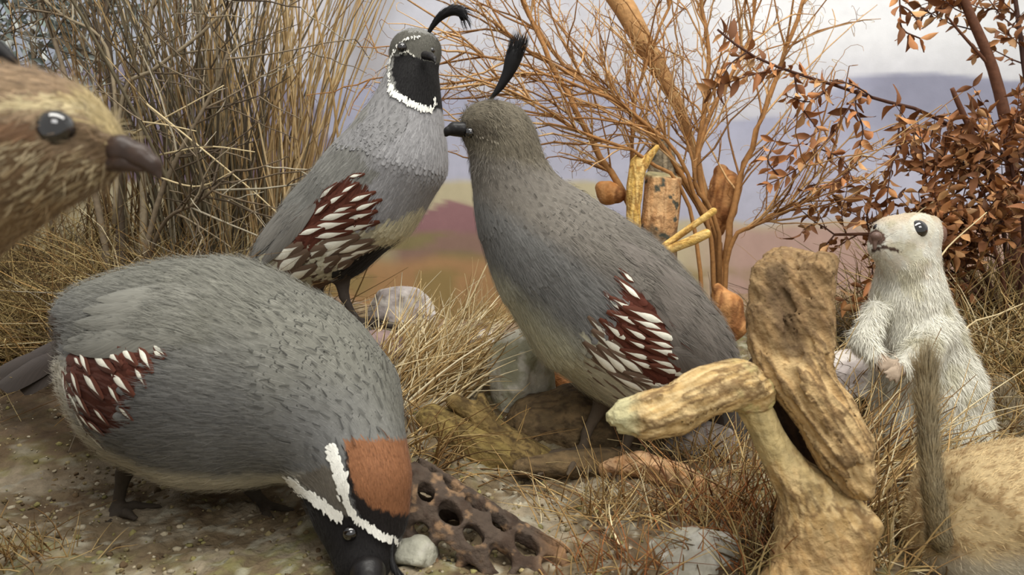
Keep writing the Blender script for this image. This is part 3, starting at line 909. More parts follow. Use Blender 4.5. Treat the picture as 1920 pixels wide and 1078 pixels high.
def colB(px, py, r, p, n):
    x = px + (fbm(p * 300, 3) - .5) * 14; y = py + (fbm(p * 300 + 40, 3) - .5) * 14
    c = lin((118, 118, 116)) * np.ones((len(px), 1)); e = np.full(len(px), .16)
    def reg(poly, rgb, ed=None):
        nonlocal c, e
        m = inpoly(x, y, poly); c = np.where(m[:, None], lin(rgb), c)
        if ed is not None: e = np.where(m, ed, e)
    up = smooth(760, 520, y + (x - 300) * -.35 + 90 * (fbm(p * 60, 3) - .5))
    c = c * (1 - up[:, None]) + lin((122, 121, 111)) * up[:, None]
    e = np.where(x > 440, .06 + .78 * smooth(440, 560, x), e)
    wp = inpoly(x, y, [(120,640),(150,600),(280,575),(390,585),(410,640),(300,655),(200,640),(140,665)])
    c = np.where(wp[:, None], c * .5 + .5 * lin((122, 121, 110)), c)
    bel = smooth(30, 10, polydist(x, y, [(100,680),(130,790),(190,860),(280,898),(420,912),(560,912)]))
    c = c * (1 - bel[:, None]) + lin((206, 200, 182)) * bel[:, None]
    reg([(120,690),(140,668),(180,655),(240,645),(298,650),(300,668),(272,705),(250,740),(232,800),(196,814),(165,796),(142,745)], (84, 42, 29), .03)
    reg([(20,560),(110,590),(118,650),(100,700),(20,720)], (92, 82, 72), .1)
    reg([(556,898),(600,880),(640,868),(652,930),(662,962),(640,968),(600,944)], (112, 106, 96), .35)
    x2 = px + (fbm(p * 500, 2) - .5) * 8; y2 = py + (fbm(p * 500 + 40, 2) - .5) * 8
    x, y = x2, y2
    reg([(540,925),(560,912),(632,972),(662,962),(700,998),(770,1030),(770,1200),(540,1200)], (20, 17, 17), 0)
    reg([(646,826),(790,822),(790,1000),(770,1012),(722,1008),(686,982),(664,952),(650,900)], (25, 19, 17), 0)
    reg([(648,826),(790,822),(790,950),(764,966),(728,962),(690,948),(668,925),(656,880)], (138, 92, 60), 0)
    return c, e
rB = thing('quail', gat(430, .38), 'large grey quail with rusty orange crown bending head down to feed', 'quail', 'quail')
make_bird(B, rB, colB, lin((66, 58, 48)), [([(624,845),(634,872),(642,900),(647,925)], 14, WH, 1.0), ([(647,925),(655,950),(668,972),(690,990),(715,1008),(742,1016)], 9, WH, 1.0),
          ([(546,898),(570,920),(600,944),(628,964),(640,974)], 12, WH, 1.0)], 60000, 34000, [B_CHEST, B_NAPE], .34, streaks=[(B_NAPE, .0042, .0062, .0008, .38), ([(300,480),(460,500),(560,560),(500,880),(300,890),(250,760),(310,650)], .0065, .0075, .00035, .5), ([(110,560),(300,470),(500,540),(500,600),(300,560),(130,640)], .008, .006, .0003, .62)])
eye(B, 656, 1000, 15, rB, .2)
bill(rB, [(690,1075,.292,.007),(694,1100,.286,.0055),(700,1124,.284,.0030),(702,1140,.286,.001)], (28, 26, 26))
crest(rB, [(738,1010,.292,2),(735,1040,.286,4),(738,1062,.282,8),(752,1085,.28,10)], hairs=120)
flank(B, rB, [(175,648,190,662),(200,655,222,675),(228,652,250,675),(262,652,280,684),(288,645,306,662),(142,670,152,682),(152,662,165,690),(178,668,205,688),(120,695,125,720),(135,695,148,728),
              (158,700,184,732),(210,700,240,728),(205,722,222,748),(255,690,270,715),(142,735,162,765),(178,765,198,786),(150,775,168,795),(165,788,188,806),(225,762,244,780),(290,658,304,668),(118,705,130,745)], ME_FLANK, .34, .0010, 1.5, flip=True)
flank(B, rB, [(128,720,150,775),(140,760,165,815),(120,700,136,750),(160,800,200,845)], ME_FLANK2, .25, .001, 1.1)
long_feathers(rB, 'tail_feather', ME_TAILB, [(150,640,.40,20,706,.45),(140,655,.402,-10,716,.45),(155,630,.405,10,690,.46),(140,650,.41,-30,700,.47),(150,665,.40,30,720,.44)], .022)
surf_feathers(B, rB, 'wing_feather', [(400,560,165,585),(410,595,150,608),(405,628,138,640),(330,625,130,655),(420,540,190,566)], 62, (122, 121, 112), .12)

# ---- female in the middle, facing left
Cc = Creature([(902,242,.400,40,2.8),(945,264,.402,54,3.4),(953,325,.404,60,5.5),(982,400,.408,84,8),(1042,478,.412,121,11),(1122,562,.418,146,14),(1202,632,.426,134,17),(1272,678,.434,104,18),(1335,712,.442,56,18)], .0015, .014)
Cc.mid = 5; Cc.lat = unit(np.cross(unit(Cc.sp[4] - Cc.sp[7]), [0, 0, 1])); Cc.lat *= np.sign(Cc.lat @ FWD)
Cc.f.ell(P(925,225,.401), np.array([.0145,.012,.0095]), None, .008)
Cc.limb([(1150,700,.425,.010),(1128,760,.425,.0045),(1100,810,.425,.0027),(1092,846,.422,.003)])
for q in ([(1092,846,.422,.003),(1040,850,.42,.0024),(985,880,.405,.0015)], [(1092,846,.422,.003),(1050,862,.408,.0024),(1010,890,.395,.0015)], [(1092,846,.422,.003),(1075,872,.40,.0024),(1065,890,.39,.0015)], [(1092,846,.422,.003),(1115,850,.43,.002)]):
    Cc.limb(q, .002)
Cc.limb([(1215,710,.43,.010),(1202,770,.43,.0045),(1176,825,.425,.0027),(1168,852,.42,.003)])
for q in ([(1168,852,.42,.003),(1128,866,.41,.0024),(1100,886,.398,.0015)], [(1168,852,.42,.003),(1150,876,.402,.0024),(1138,896,.392,.0015)], [(1168,852,.42,.003),(1165,880,.40,.0024),(1158,905,.39,.0015)], [(1168,852,.42,.003),(1192,856,.43,.002)]):
    Cc.limb(q, .002)
Cc.build()
C_CHEST = [(1165,505),(1216,560),(1262,618),(1288,676),(1306,700),(1236,722),(1184,700),(1150,655),(1124,622),(1146,574)]
C_NAPE = [(895,300),(1000,262),(1180,395),(1120,440),(1040,450),(925,430)]
C_FL = [(1100,590),(1150,640),(1200,700),(1300,705),(1290,740),(1180,760),(1120,735),(1090,680)]
def colC(px, py, r, p, n):
    x = px + (fbm(p * 260, 3) - .5) * 20; y = py + (fbm(p * 260 + 40, 3) - .5) * 20
    c = lin((116, 115, 112)) * np.ones((len(px), 1)); e = np.full(len(px), .16)
    def reg(poly, rgb, ed=None, w=None):
        nonlocal c, e
        m = inpoly(x, y, poly); c = np.where(m[:, None], lin(rgb), c)
        if ed is not None: e = np.where(m, ed, e)
    back = smooth(-10, 60, (x - 1000) * .66 - (y - 430) * .75 + 10)
    c = c * (1 - back[:, None]) + lin((108, 102, 95)) * back[:, None]
    neck = smooth(430, 380, y + (x - 960) * -.55)
    c = c * (1 - neck[:, None]) + lin((120, 114, 105)) * neck[:, None]; e = np.maximum(e, neck * .7)
    head = smooth(315, 275, y + (x - 930) * -.2)
    c = c * (1 - head[:, None]) + lin((112, 104, 88)) * head[:, None]; e = np.where(head > .5, .25, e)
    b = smooth(-20, 45, (y - 560) * .72 - (x - 960) * .62 + 22)
    c = c * (1 - b[:, None]) + lin((204, 200, 172)) * b[:, None]
    m = inpoly(x, y, [(1090,620),(1150,640),(1200,700),(1300,705),(1290,740),(1180,760),(1120,735),(1080,680)])
    pick = np.where((r < .6)[:, None], lin((198, 194, 170)), np.where((r < .85)[:, None], lin((112, 92, 76)), lin((140, 132, 116))))
    c = np.where(m[:, None], pick, c)
    reg([(1172,528),(1216,566),(1262,618),(1288,676),(1306,700),(1236,722),(1184,700),(1150,655),(1124,622),(1146,574)], (86, 41, 27), .03)
    reg([(872,228),(900,222),(940,246),(935,262),(890,262)], (92, 84, 70), .2)
    return c, e
rC = thing('quail', gat(1135, .42), 'brown-grey quail with upright black plume in the middle, facing left', 'quail', 'quail')
make_bird(Cc, rC, colC, lin((84, 72, 58)), [([(893,252),(915,262),(938,270)], 3, (136,128,112), 4)], 60000, 30000, [C_CHEST, C_FL, C_NAPE], .34, streaks=[(C_NAPE, .0034, .0036, .0008, .58), ([(930,440),(1100,470),(1180,540),(1120,640),(1040,660),(950,560)], .0065, .007, .0004, .62), ([(870,215),(990,215),(1010,270),(900,300)], .0026, .0028, .0004, .6)], tufts=[([(840,190),(930,180),(960,230),(920,290),(900,330),(860,290)], 60000, .0042, .00022, .42), ([(920,170),(1030,230),(1040,300),(900,350),(880,290)], 30000, .0036, .0002, .2)])
eye(Cc, 881, 249, 10, rC, .05)
bill(rC, [(868,243,.394,.0042),(852,242,.392,.0036),(840,246,.391,.0022),(836,254,.391,.0009)], (24, 22, 22))
crest(rC, [(916,190,.398,2),(934,168,.397,8),(950,142,.396,13),(960,117,.395,19),(966,98,.394,20),(969,90,.394,10)], hairs=420, spread=.22)
flank(Cc, rC, [(1168,512,1188,530),(1166,532,1200,562),(1158,566,1195,588),(1140,556,1160,580),(1160,592,1212,610),(1190,585,1244,606),(1180,618,1215,638),(1220,620,1272,640),(1196,602,1240,618),(1225,640,1262,652),
               (1185,640,1215,654),(1180,660,1222,674),(1230,655,1280,668),(1190,675,1228,692),(1230,675,1270,690),(1240,690,1290,704),(1140,610,1178,640),(1262,668,1288,680)], ME_FLANK, .27, .0010)
flank(Cc, rC, [(1110,600,1150,640),(1120,625,1175,668),(1150,660,1205,700),(1130,655,1180,705),(1180,700,1240,725),(1200,712,1270,730),(1105,650,1160,705),(1150,700,1210,735)], ME_FLANK2, .26, .001, 1.2)
surf_feathers(Cc, rC, 'wing_feather', [(1236,640,1352,716),(1232,598,1368,706),(1212,556,1376,686),(1190,520,1378,662),(1168,488,1368,632),(1150,462,1340,592),(1136,440,1310,556)], 52, (108, 101, 94), .22)
long_feathers(rC, 'tail_feather', ME_TAILB, [(1320,690,.438,1408,872,.465),(1330,700,.442,1420,866,.47),(1318,705,.436,1396,878,.46),(1338,695,.446,1432,850,.475)], .018)
long_feathers(rC, 'tail_feather', ME_TAIL, [(1330,690,.436,1400,880,.458),(1345,690,.45,1440,840,.48)], .018)

# ---- near female at the left edge: head and neck in view
Dd = Creature([(186,280,.166,40,3.0),(125,266,.166,80,4.0),(40,268,.166,126,5.0),(-90,352,.168,122,6),(-330,560,.185,230,9),(-520,830,.22,420,13),(-900,1000,.24,330,15),(-1150,1080,.25,120,15)], .0020, .012)
Dd.mid = 2; Dd.lat = unit(FWD - 0.0)
Dd.limb([(-560,1150,.225,.008),(-560,1400,.225,.003),(-555,1490,.23,.003)])
Dd.limb([(-555,1490,.23,.003),(-430,1490,.23,.002)])
Dd.limb([(-760,1150,.24,.008),(-760,1350,.24,.003),(-750,1420,.24,.003)])
Dd.limb([(-750,1420,.24,.003),(-640,1420,.24,.002)])
Dd.build()
def colD(px, py, r, p, n):
    x = px + (fbm(p * 400, 2) - .5) * 40; y = py + (fbm(p * 400 + 40, 2) - .5) * 50
    c = lin((138, 116, 90)) * (.72 + .5 * r[:, None]); e = np.full(len(px), .15)
    pick = np.where((r < .5)[:, None], lin((188, 172, 138)), np.where((r < .8)[:, None], lin((112, 90, 64)), lin((150, 130, 98))))
    low = inpoly(x, y, [(-60,290),(60,258),(140,275),(210,300),(250,345),(150,352),(60,385),(-40,450),(-260,560),(-260,300)])
    c = np.where(low[:, None], pick, c)
    cap = inpoly(x, y, [(-300,40),(60,60),(170,120),(250,200),(260,262),(205,258),(150,205),(60,186),(-40,200),(-300,300)])
    c = np.where(cap[:, None], lin((146, 122, 94)) * (.68 + .5 * r[:, None]), c)
    dk = polydist(x, y, [(-120, 130), (20, 96), (70, 112), (120, 135)]) < 14
    c = np.where(dk[:, None], lin((84, 66, 52)), c)
    fr = polydist(x, y, [(150,190),(200,215),(240,262)]) < 26
    c = np.where(fr[:, None], lin((166, 148, 106)) * (.7 + .6 * r[:, None]), c)
    brow = polydist(x, y, [(-80,222),(0,205),(60,192),(120,196),(165,214)]) < 9
    c = np.where(brow[:, None], lin((196, 180, 140)), c)
    ear = inpoly(x, y, [(-120,240),(50,218),(72,240),(60,262),(-120,300)])
    c = np.where(ear[:, None], lin((126, 96, 70)) * (.75 + .5 * r[:, None]), c)
    lore = polydist(x, y, [(140,240),(180,262),(205,280)]) < 12
    c = np.where(lore[:, None], lin((104, 84, 60)), c)
    thr = (y > 362 + np.maximum(0, 120 - x) * .35) & (x > -260)
    c = np.where(thr[:, None], np.where((r < .5)[:, None], lin((172, 150, 114)), lin((128, 104, 74))), c)
    return c, e
rD = thing('quail', gat(-600, .23), 'brown streaked quail at the left edge, only head and neck showing', 'quail', 'quail')
make_bird(Dd, rD, colD, GREYLEG, [], 50000, 34000, (), .36, .9, .40, .10, tufts=[([(-60,80),(170,130),(270,250),(260,350),(120,400),(-60,480)], 60000, .0045, .00016, .30)])
eye(Dd, 105, 237, 36, rD, .42)
bill(rD, [(180,282,.165,.0032),(228,280,.164,.0029),(262,292,.164,.0025),(286,309,.164,.0018),(299,334,.164,.0006)], (60, 46, 38), .0005)
bill_lower = bill(rD, [(180,300,.165,.0028),(232,304,.164,.0020),(268,316,.164,.0010)], (66, 50, 40), .0005)
crest(rD, [(30,118,.166,10),(-10,90,.166,24),(-60,60,.166,30),(-120,30,.166,40),(-170,20,.166,30)], hairs=200)

# ------------------------------------------------------------------ ground squirrels
def make_fur(c, root, colorf, nh, skin, w=.00042, lift=.35, jit=.22, lenf=1.0, name='fur', chunk=True):
    a, b, _ = proj(c.V)
    c0, c1 = colorf(a, b, c.V, c.Nn)
    cc = c0 * .8
    part('body', c.V, c.F, M_SKIN, root, cc)
    p, n = c.sample(nh); t, L = c.flow(p)
    a, b, _ = proj(p)
    k0, k1 = colorf(a, b, p, n)
    # tufts: hairs lean together
    q = np.floor(p / .004 + rng.normal(size=p.shape) * .12)
    cl = np.stack([vnoise(q * 3.7 + s) for s in (1.5, 31.7, 77.1)], 1) - .5
    tt = unit(t - n * (t * n).sum(1, keepdims=True) + rng.normal(size=t.shape) * jit + cl * .42)
    g = rng.uniform(.72, 1.18, (len(p), 1))
    acc = Acc()
    acc.hairs(p - n * .0004, n, tt, L * rng.uniform(.6, 1.25, len(L)) * lenf, w, lift, k0 * g, k1 * g)
    acc.done(name, M_FUR, root, kind='stuff')

E = Creature([(1652,462,.432,22,1.6),(1672,455,.437,38,2.0),(1708,452,.445,44,2),(1704,505,.447,50,4),(1704,560,.448,62,6),(1718,640,.452,78,6.5),(1738,730,.455,94,6.5),(1744,815,.458,98,6),(1744,862,.458,84,5)], .0011, .010)
E.mid = 5; E.lat = RGT
E.f.cone(P(1664,430,.432), .0068, P(1728,434,.446), .0098, .007)
E.f.cone(P(1652,470,.431), .0045, P(1690,492,.437), .012, .006)
E.f.ell(P(1750,424,.446), [.0045, .004, .006], None, .003)
E.f.cone(P(1642,585,.436), .0070, P(1620,640,.430), .0068, .005); E.f.cone(P(1620,640,.430), .0068, P(1642,668,.422), .0045, .004)
E.f.cone(P(1642,668,.422), .0042, P(1652,678,.420), .0040, .003)
for dx, dy in ((14, 6), (18, 1), (10, 12), (2, 15)):
    E.limb([(1652, 676, .420, .0022), (1652 + dx * .8, 676 + dy * .9, .416, .0016), (1652 + dx * 1.5, 682 + dy * 1.4, .415, .0010)], .0008)
E.f.cone(P(1756,625,.430), .009, P(1720,668,.420), .0080, .005); E.f.cone(P(1720,668,.420), .0080, P(1690,690,.414), .0048, .004)
for dx, dy in ((-16, 8), (-18, 2), (-12, 13), (-4, 15)):
    E.limb([(1686, 692, .413, .0024), (1686 + dx * .8, 692 + dy * .9, .410, .0016), (1686 + dx * 1.5, 696 + dy * 1.4, .409, .0010)], .0008)
for s in (-1, 1):   # haunches and hind feet
    E.f.ell(P(1744 + s * 56, 822, .445), [.014, .020, .020], None, .008)
    E.f.cone(P(1752 + s * 66, 866, .44), .007, P(1735 + s * 66, 884, .405), .005, .004)
E.build(2)
def colE(px, py, p, n):
    c = lin((238, 235, 220)) * np.ones((len(px), 1))
    tan = smooth(.35, .9, n @ RGT * .8 + n @ FWD * .8)
    tan = np.maximum(tan, smooth(428, 408, py) * .8)
    tan = np.where(py < 520, np.maximum(tan * .8, .25 * (fbm(p * 200, 2) > .5)), tan)
    c = mixc(c, (206, 176, 138), tan)
    c = mixc(c, (196, 188, 150), smooth(.55, .7, fbm(p * 120, 3)) * .5)
    nose = np.hypot((px - 1643) / 1.1, py - 446) < 15
    c = np.where(nose[:, None], lin((112, 86, 74)), c)
    mouth = polydist(px, py, [(1636, 470), (1658, 463), (1684, 470)]) < 3.2
    c = np.where(mouth[:, None], lin((86, 66, 54)), c)
    ring = np.abs(np.hypot(px - 1727, py - 427) - 22) < 5
    c = np.where(ring[:, None], lin((232, 226, 206)), c)
    paw = E_pawmask(p)
    c = np.where(paw[:, None], lin((206, 184, 160)), c)
    return c * .80, c
def E_pawmask(p):
    m = np.zeros(len(p), bool)
    for a in (P(1662, 684, .417), P(1674, 700, .411)):
        m |= np.linalg.norm(p - a, axis=1) < .007
    return m
rE = thing('ground_squirrel', gat(1752, .455), 'cream ground squirrel standing upright with front paws held at its chest', 'squirrel', 'ground squirrels')
make_fur(E, rE, colE, 80000, None, .00029, .26, .20)
eye(E, 1727, 427, 19, rE, .55)
eye(E, 1640, 425, 8, rE, .7)
f = Field(); f.ell(P(1762,440,.450), [.0042,.003,.0062], None, .001); V, F = f.mesh(.0007)
part('ear', V, F, M_SKIN, rE, lin((120, 92, 78)) * np.ones((len(V), 1)))
f = Field(); f.ell(P(1643,443,.4235), [.0030,.003,.0026], None, .001); f.cone(P(1640,447,.4235), .0016, P(1640,466,.4235), .0010, .001); V, F = f.mesh(.0005)
part('nose', V, F, M_BILL, rE, lin((104, 82, 72)) * np.ones((len(V), 1)))
acc = Acc()
for k in range(14):
    a = P(1650 + rng.uniform(-6, 14), 458 + rng.uniform(-4, 8), .428)
    d = unit(np.array([rng.uniform(-1, .3), rng.uniform(-.8, .1), rng.uniform(-.5, .2)]))
    acc.tube(np.array([a, a + d * .008, a + d * .016 + [0, 0, -.002]]), [.00010, .00008, .00004], lin((90, 80, 66)), 3, False)
acc.done('whiskers', M_TWIG, rE, kind='stuff')
acc = Acc()      # tail lying behind
Et = Creature([(1800,872,.462,22,7),(1850,860,.475,26,9),(1885,800,.485,24,10),(1880,740,.487,14,10)], .0014, .006); Et.mid = 1; Et.lat = RGT
Et.build(1)
p, n = Et.sample(7000); t, L = Et.flow(p)
acc.add(Et.V, Et.F, lin((150, 130, 100)) * np.ones((len(Et.V), 1)))
g = rng.uniform(.6, 1.2, (len(p), 1))
acc.hairs(p, n, unit(t + rng.normal(size=t.shape) * .3), L * 1.2, .0004, .6, lin((140, 118, 88)) * g, lin((206, 194, 164)) * g)
acc.done('tail', M_FUR, rE, kind='stuff')

Fq = Creature([(1800,1020,.318,70,3),(1835,985,.320,128,3.6),(1930,985,.328,150,4),(2060,1000,.338,150,4),(2170,990,.34,110,4),(2260,965,.34,85,3),(2330,980,.338,45,2)], .0016, .014)
Fq.mid = 2; Fq.lat = UPV
for x in (1850, 2120):
    Fq.f.cone(P(x, 1060, .318), .014, P(x + 8, 1110, .312), .008, .008); Fq.f.cone(P(x + 8, 1110, .312), .007, P(x + 45, 1116, .306), .005, .004)
Fq.build(2)
def colF(px, py, p, n):
    c = lin((214, 188, 140)) * np.ones((len(px), 1))
    sp = fbm(p * 420, 2)
    c = mixc(c, (150, 116, 72), smooth(.5, .64, sp) * .7)
    c = mixc(c, (214, 206, 186), smooth(1020, 1075, py + 30 * (fbm(p * 120, 2) - .5)) * .85)
    return c * .74, c
rF = thing('ground_squirrel', gat(1960, .325), 'tan ground squirrel crouching at the right edge, seen from behind with raised tail', 'squirrel', 'ground squirrels')
make_fur(Fq, rF, colF, 60000, None, .00028, .26, .22)
Ft = Creature([(1800,1062,.312,24,4),(1764,1010,.305,22,6),(1750,930,.300,17,8),(1743,850,.298,15,9),(1738,760,.298,13,11),(1736,700,.298,11,12),(1738,680,.298,9,12)], .0012, .0012); Ft.mid = 2; Ft.lat = RGT
Ft.build(2)
acc = Acc()
band = .8 + .35 * (fbm(Ft.V * 90, 2))
acc.add(Ft.V, Ft.F, lin((158, 136, 98)) * band[:, None])
p, n = Ft.sample(15000); t, L = Ft.flow(p)
g = rng.uniform(.55, 1.2, (len(p), 1)) * (.72 + .6 * fbm(p * 140, 2))[:, None]
acc.hairs(p, n, unit(t - n * (t * n).sum(1, keepdims=True) + rng.normal(size=t.shape) * .16), L * rng.uniform(.6, 1.3, len(L)), .00024, np.interp(proj(p)[1], [660, 800, 1000], [.75, .45, .3]), lin((120, 98, 66)) * g, lin((206, 192, 158)) * g)
acc.done('tail', M_FUR, rF, kind='stuff')

# ------------------------------------------------------------------ wood
def bark(axis, fr=170., amp=.0016, st=.22, lump=.002):
    axis = unit(axis)
    def f(p):
        q = p - (p @ axis)[:, None] * axis * (1 - st)
        return (-amp * (1 - np.abs(2 * fbm(q * fr, 3) - 1) * 2.2) + lump * (fbm(p * 55, 2) - .5)) 
    return f
def woodcol(V, F, axis, c1, c2, c3, fr=170., st=.2):
    axis = unit(axis)
    q = V - (V @ axis)[:, None] * axis * (1 - st)
    r = np.abs(2 * fbm(q * fr, 3) - 1); g = fbm(q * fr * 2.4 + 9, 3); b = fbm(V * 60 + 4, 3)
    c = lin(c1) * np.ones((len(V), 1))
    c = mixc(c, c2, smooth(.35, .65, g)); c = mixc(c, c3, smooth(.16, .02, r) * .8)
    return c * (.82 + .36 * b)[:, None]

rS = thing('forked_stump', gat(1545, .315), 'weathered forked driftwood stump with split bark in the right foreground', 'stump')
def stump_part(name, cones, axis, cols, k=.008, vox=.0009, subs=(), amp=.0016, extra=None, fr=300., label=None, lump=.003):
    f = Field()
    for ch in cones: f.chain([P(*a[:3]) for a in ch], [a[3] / FPX * a[2] for a in ch], k)
    for ch in subs: f.chain([P(*a[:3]) for a in ch], [a[3] / FPX * a[2] for a in ch], .002, True)
    V, F = f.mesh(vox, bark(axis, fr, amp, .16, lump), 0)
    c = woodcol(V, F, axis, *cols, fr=fr, st=.16)
    if extra is not None: c = extra(V, c)
    return part(name, V, F, M_BARK, rS, c, label=label)
WC1 = ((178, 148, 98), (204, 178, 130), (108, 82, 52))
def ex_arm(V, c):
    x, y, d = proj(V)
    lich = smooth(1205, 1170, x + 40 * (fbm(V * 200, 2) - .5))
    c = mixc(c, (196, 192, 150), lich * .8)
    return mixc(c, (178, 168, 112), smooth(.5, .65, fbm(V * 130, 3)) * smooth(1350, 1420, x) * .7)
stump_part('branch_arm', [[(1172,778,.290,26),(1215,779,.290,40),(1265,769,.293,43),(1325,735,.297,43),(1380,722,.302,42),(1408,738,.305,38)]], P(1400,700,.303) - P(1170,790,.290), WC1, .008, .0009, (), .0016, ex_arm)
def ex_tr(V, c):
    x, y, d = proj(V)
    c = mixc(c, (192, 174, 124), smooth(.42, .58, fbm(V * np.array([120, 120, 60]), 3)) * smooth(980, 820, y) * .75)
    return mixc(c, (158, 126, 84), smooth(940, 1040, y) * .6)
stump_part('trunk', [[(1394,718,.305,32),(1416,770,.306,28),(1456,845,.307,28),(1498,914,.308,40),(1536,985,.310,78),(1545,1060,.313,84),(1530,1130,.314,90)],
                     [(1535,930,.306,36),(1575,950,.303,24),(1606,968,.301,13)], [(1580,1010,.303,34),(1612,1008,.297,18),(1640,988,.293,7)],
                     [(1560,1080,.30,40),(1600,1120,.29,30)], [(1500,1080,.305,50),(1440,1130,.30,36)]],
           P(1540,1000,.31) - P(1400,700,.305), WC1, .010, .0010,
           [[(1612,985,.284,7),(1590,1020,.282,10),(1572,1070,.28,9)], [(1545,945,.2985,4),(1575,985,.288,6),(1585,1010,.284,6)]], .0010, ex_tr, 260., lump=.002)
stump_part('shade_core', [[(1425,700,.326,30),(1470,760,.328,40),(1520,840,.328,44),(1570,905,.324,34),(1590,930,.318,22)]], P(1600,920,.297) - P(1440,668,.305), ((70, 50, 34), (58, 42, 30), (40, 30, 22)), .006, .0014, (), .001, None, 250., 'inner wood core coloured dark as shade inside the split')  # core added behind the split; the crack's shade is put into its dark colour
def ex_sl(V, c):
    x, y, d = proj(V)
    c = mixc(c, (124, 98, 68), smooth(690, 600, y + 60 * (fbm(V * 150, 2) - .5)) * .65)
    return mixc(c, (86, 68, 48), smooth(34, 12, polydist(x, y, [(1455,520),(1470,590),(1490,660)]) + 24 * (fbm(V * 200, 2) - .5)) * smooth(700, 660, y) * .7)  # shade of the top hollow painted into the bark colour
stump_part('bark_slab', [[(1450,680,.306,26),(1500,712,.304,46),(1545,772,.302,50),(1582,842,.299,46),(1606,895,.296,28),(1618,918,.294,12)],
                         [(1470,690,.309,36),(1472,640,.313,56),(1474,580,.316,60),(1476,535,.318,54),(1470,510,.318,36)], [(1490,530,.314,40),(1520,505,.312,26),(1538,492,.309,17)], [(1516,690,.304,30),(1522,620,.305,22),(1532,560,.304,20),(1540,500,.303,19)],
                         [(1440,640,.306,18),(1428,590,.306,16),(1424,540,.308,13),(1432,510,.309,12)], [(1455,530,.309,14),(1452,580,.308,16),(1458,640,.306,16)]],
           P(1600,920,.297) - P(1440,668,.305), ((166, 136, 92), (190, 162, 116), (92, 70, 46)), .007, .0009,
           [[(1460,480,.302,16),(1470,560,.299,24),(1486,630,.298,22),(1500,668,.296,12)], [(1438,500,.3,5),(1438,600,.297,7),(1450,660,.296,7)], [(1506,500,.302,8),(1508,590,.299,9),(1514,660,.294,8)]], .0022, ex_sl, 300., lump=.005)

def log(name, label, cones, cols, cat='log', k=.006, vox=.0012, amp=.001, fr=260., extra=None, mat=None, lump=.002, cut=None, group=None):
    f = Field(); allp = []
    for ch in cones: f.chain([P(*a[:3]) for a in ch], [a[3] / FPX * a[2] for a in ch], k)
    if cut is not None: f.plane(cut[0], unit(cut[0]) @ P(*cut[1]))
    ax = P(*cones[0][-1][:3]) - P(*cones[0][0][:3])
    V, F = f.mesh(vox, bark(ax, fr, amp, .2, lump), 0)
    c = woodcol(V, F, ax, *cols, fr=fr)
    if extra is not None: c = extra(V, c)
    return part(name, V, F, mat or M_BARK, None, c, label=label, cat=cat, group=group)
MUD = ((112, 92, 56), (140, 118, 72), (74, 58, 36))
log('fallen_branch', 'mud-brown knobbly branch stub lying below the pale straw clump', [[(850,752,.425,13),(890,775,.425,20),(930,815,.425,26),(985,860,.42,34)], [(905,790,.425,16),(908,768,.424,12),(902,745,.423,9)]], MUD, 'branch')
log('driftwood_log', 'yellowish mud-coloured log end between feeding quail and middle quail', [[(812,790,.43,30),(860,815,.43,46),(930,850,.428,54),(1000,880,.425,48)]], ((146, 126, 74), (120, 100, 58), (84, 66, 40)), 'log', .008)
log('root', 'dark root mound the middle quail perches on', [[(1010,800,.45,60),(1080,800,.455,80),(1150,800,.458,70),(1260,830,.46,40)], [(980,878,.40,16),(1060,872,.405,26),(1150,868,.412,28),(1240,880,.415,20)]], ((96, 80, 56), (112, 92, 64), (66, 52, 36)), 'root', .012, .0018)
log('dry_stick', 'peeling orange-tan stick lying under the forked stump', [[(1140,880,.40,16),(1200,872,.395,24),(1270,895,.385,26),(1340,930,.378,20),(1400,955,.375,14)]], ((178, 134, 92), (200, 162, 122), (110, 74, 48)), 'stick', .006, .0014, .0012)
log('bark_piece', 'smooth orange bark strip standing under the middle quail', [[(1018,655,.50,10),(1040,690,.495,20),(1062,725,.49,22),(1080,760,.488,18)]], ((184, 124, 74), (196, 140, 92), (140, 88, 50)), 'bark', .006, .0014, .0004)
# cut stump with lichen behind the middle quail
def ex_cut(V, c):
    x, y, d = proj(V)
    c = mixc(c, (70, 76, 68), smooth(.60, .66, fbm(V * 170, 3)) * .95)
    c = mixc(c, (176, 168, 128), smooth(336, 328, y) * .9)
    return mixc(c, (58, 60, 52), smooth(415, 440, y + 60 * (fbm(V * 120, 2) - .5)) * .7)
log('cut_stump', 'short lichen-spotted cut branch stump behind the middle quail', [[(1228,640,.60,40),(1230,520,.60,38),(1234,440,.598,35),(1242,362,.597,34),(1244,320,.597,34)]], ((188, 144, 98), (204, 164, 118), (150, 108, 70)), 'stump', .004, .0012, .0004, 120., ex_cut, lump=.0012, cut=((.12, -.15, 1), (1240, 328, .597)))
def ex_dk(V, c): return mixc(c, (66, 66, 58), smooth(.45, .6, fbm(V * 120, 3)) * .9)
log('broken_branch', 'grey lichen-crusted branch tip standing behind the cut stump', [[(1226,560,.63,24),(1240,400,.63,26),(1242,300,.63,24),(1236,268,.628,12)]], ((150, 136, 112), (126, 116, 96), (80, 72, 60)), 'branch', .006, .0015, .001, 150., ex_dk)
YEL = ((206, 166, 88), (222, 188, 118), (150, 108, 52))
log('peeled_stick', 'peeled yellow forked stick leaning left of the cut stump', [[(1192,600,.59,14),(1188,440,.588,14),(1188,350,.586,13),(1192,306,.585,11),(1196,298,.585,8)], [(1192,370,.585,9),(1200,322,.583,9),(1214,298,.582,8),(1232,276,.581,5)]], YEL, 'stick', .004, .0009, .0003, lump=.0006)
log('peeled_stick', 'upper of two yellow sticks poking right behind the middle quail', [[(1200,498,.56,6),(1250,458,.55,6),(1338,396,.545,6.5)]], YEL, 'stick', .002, .0008, .0002, lump=.0005)
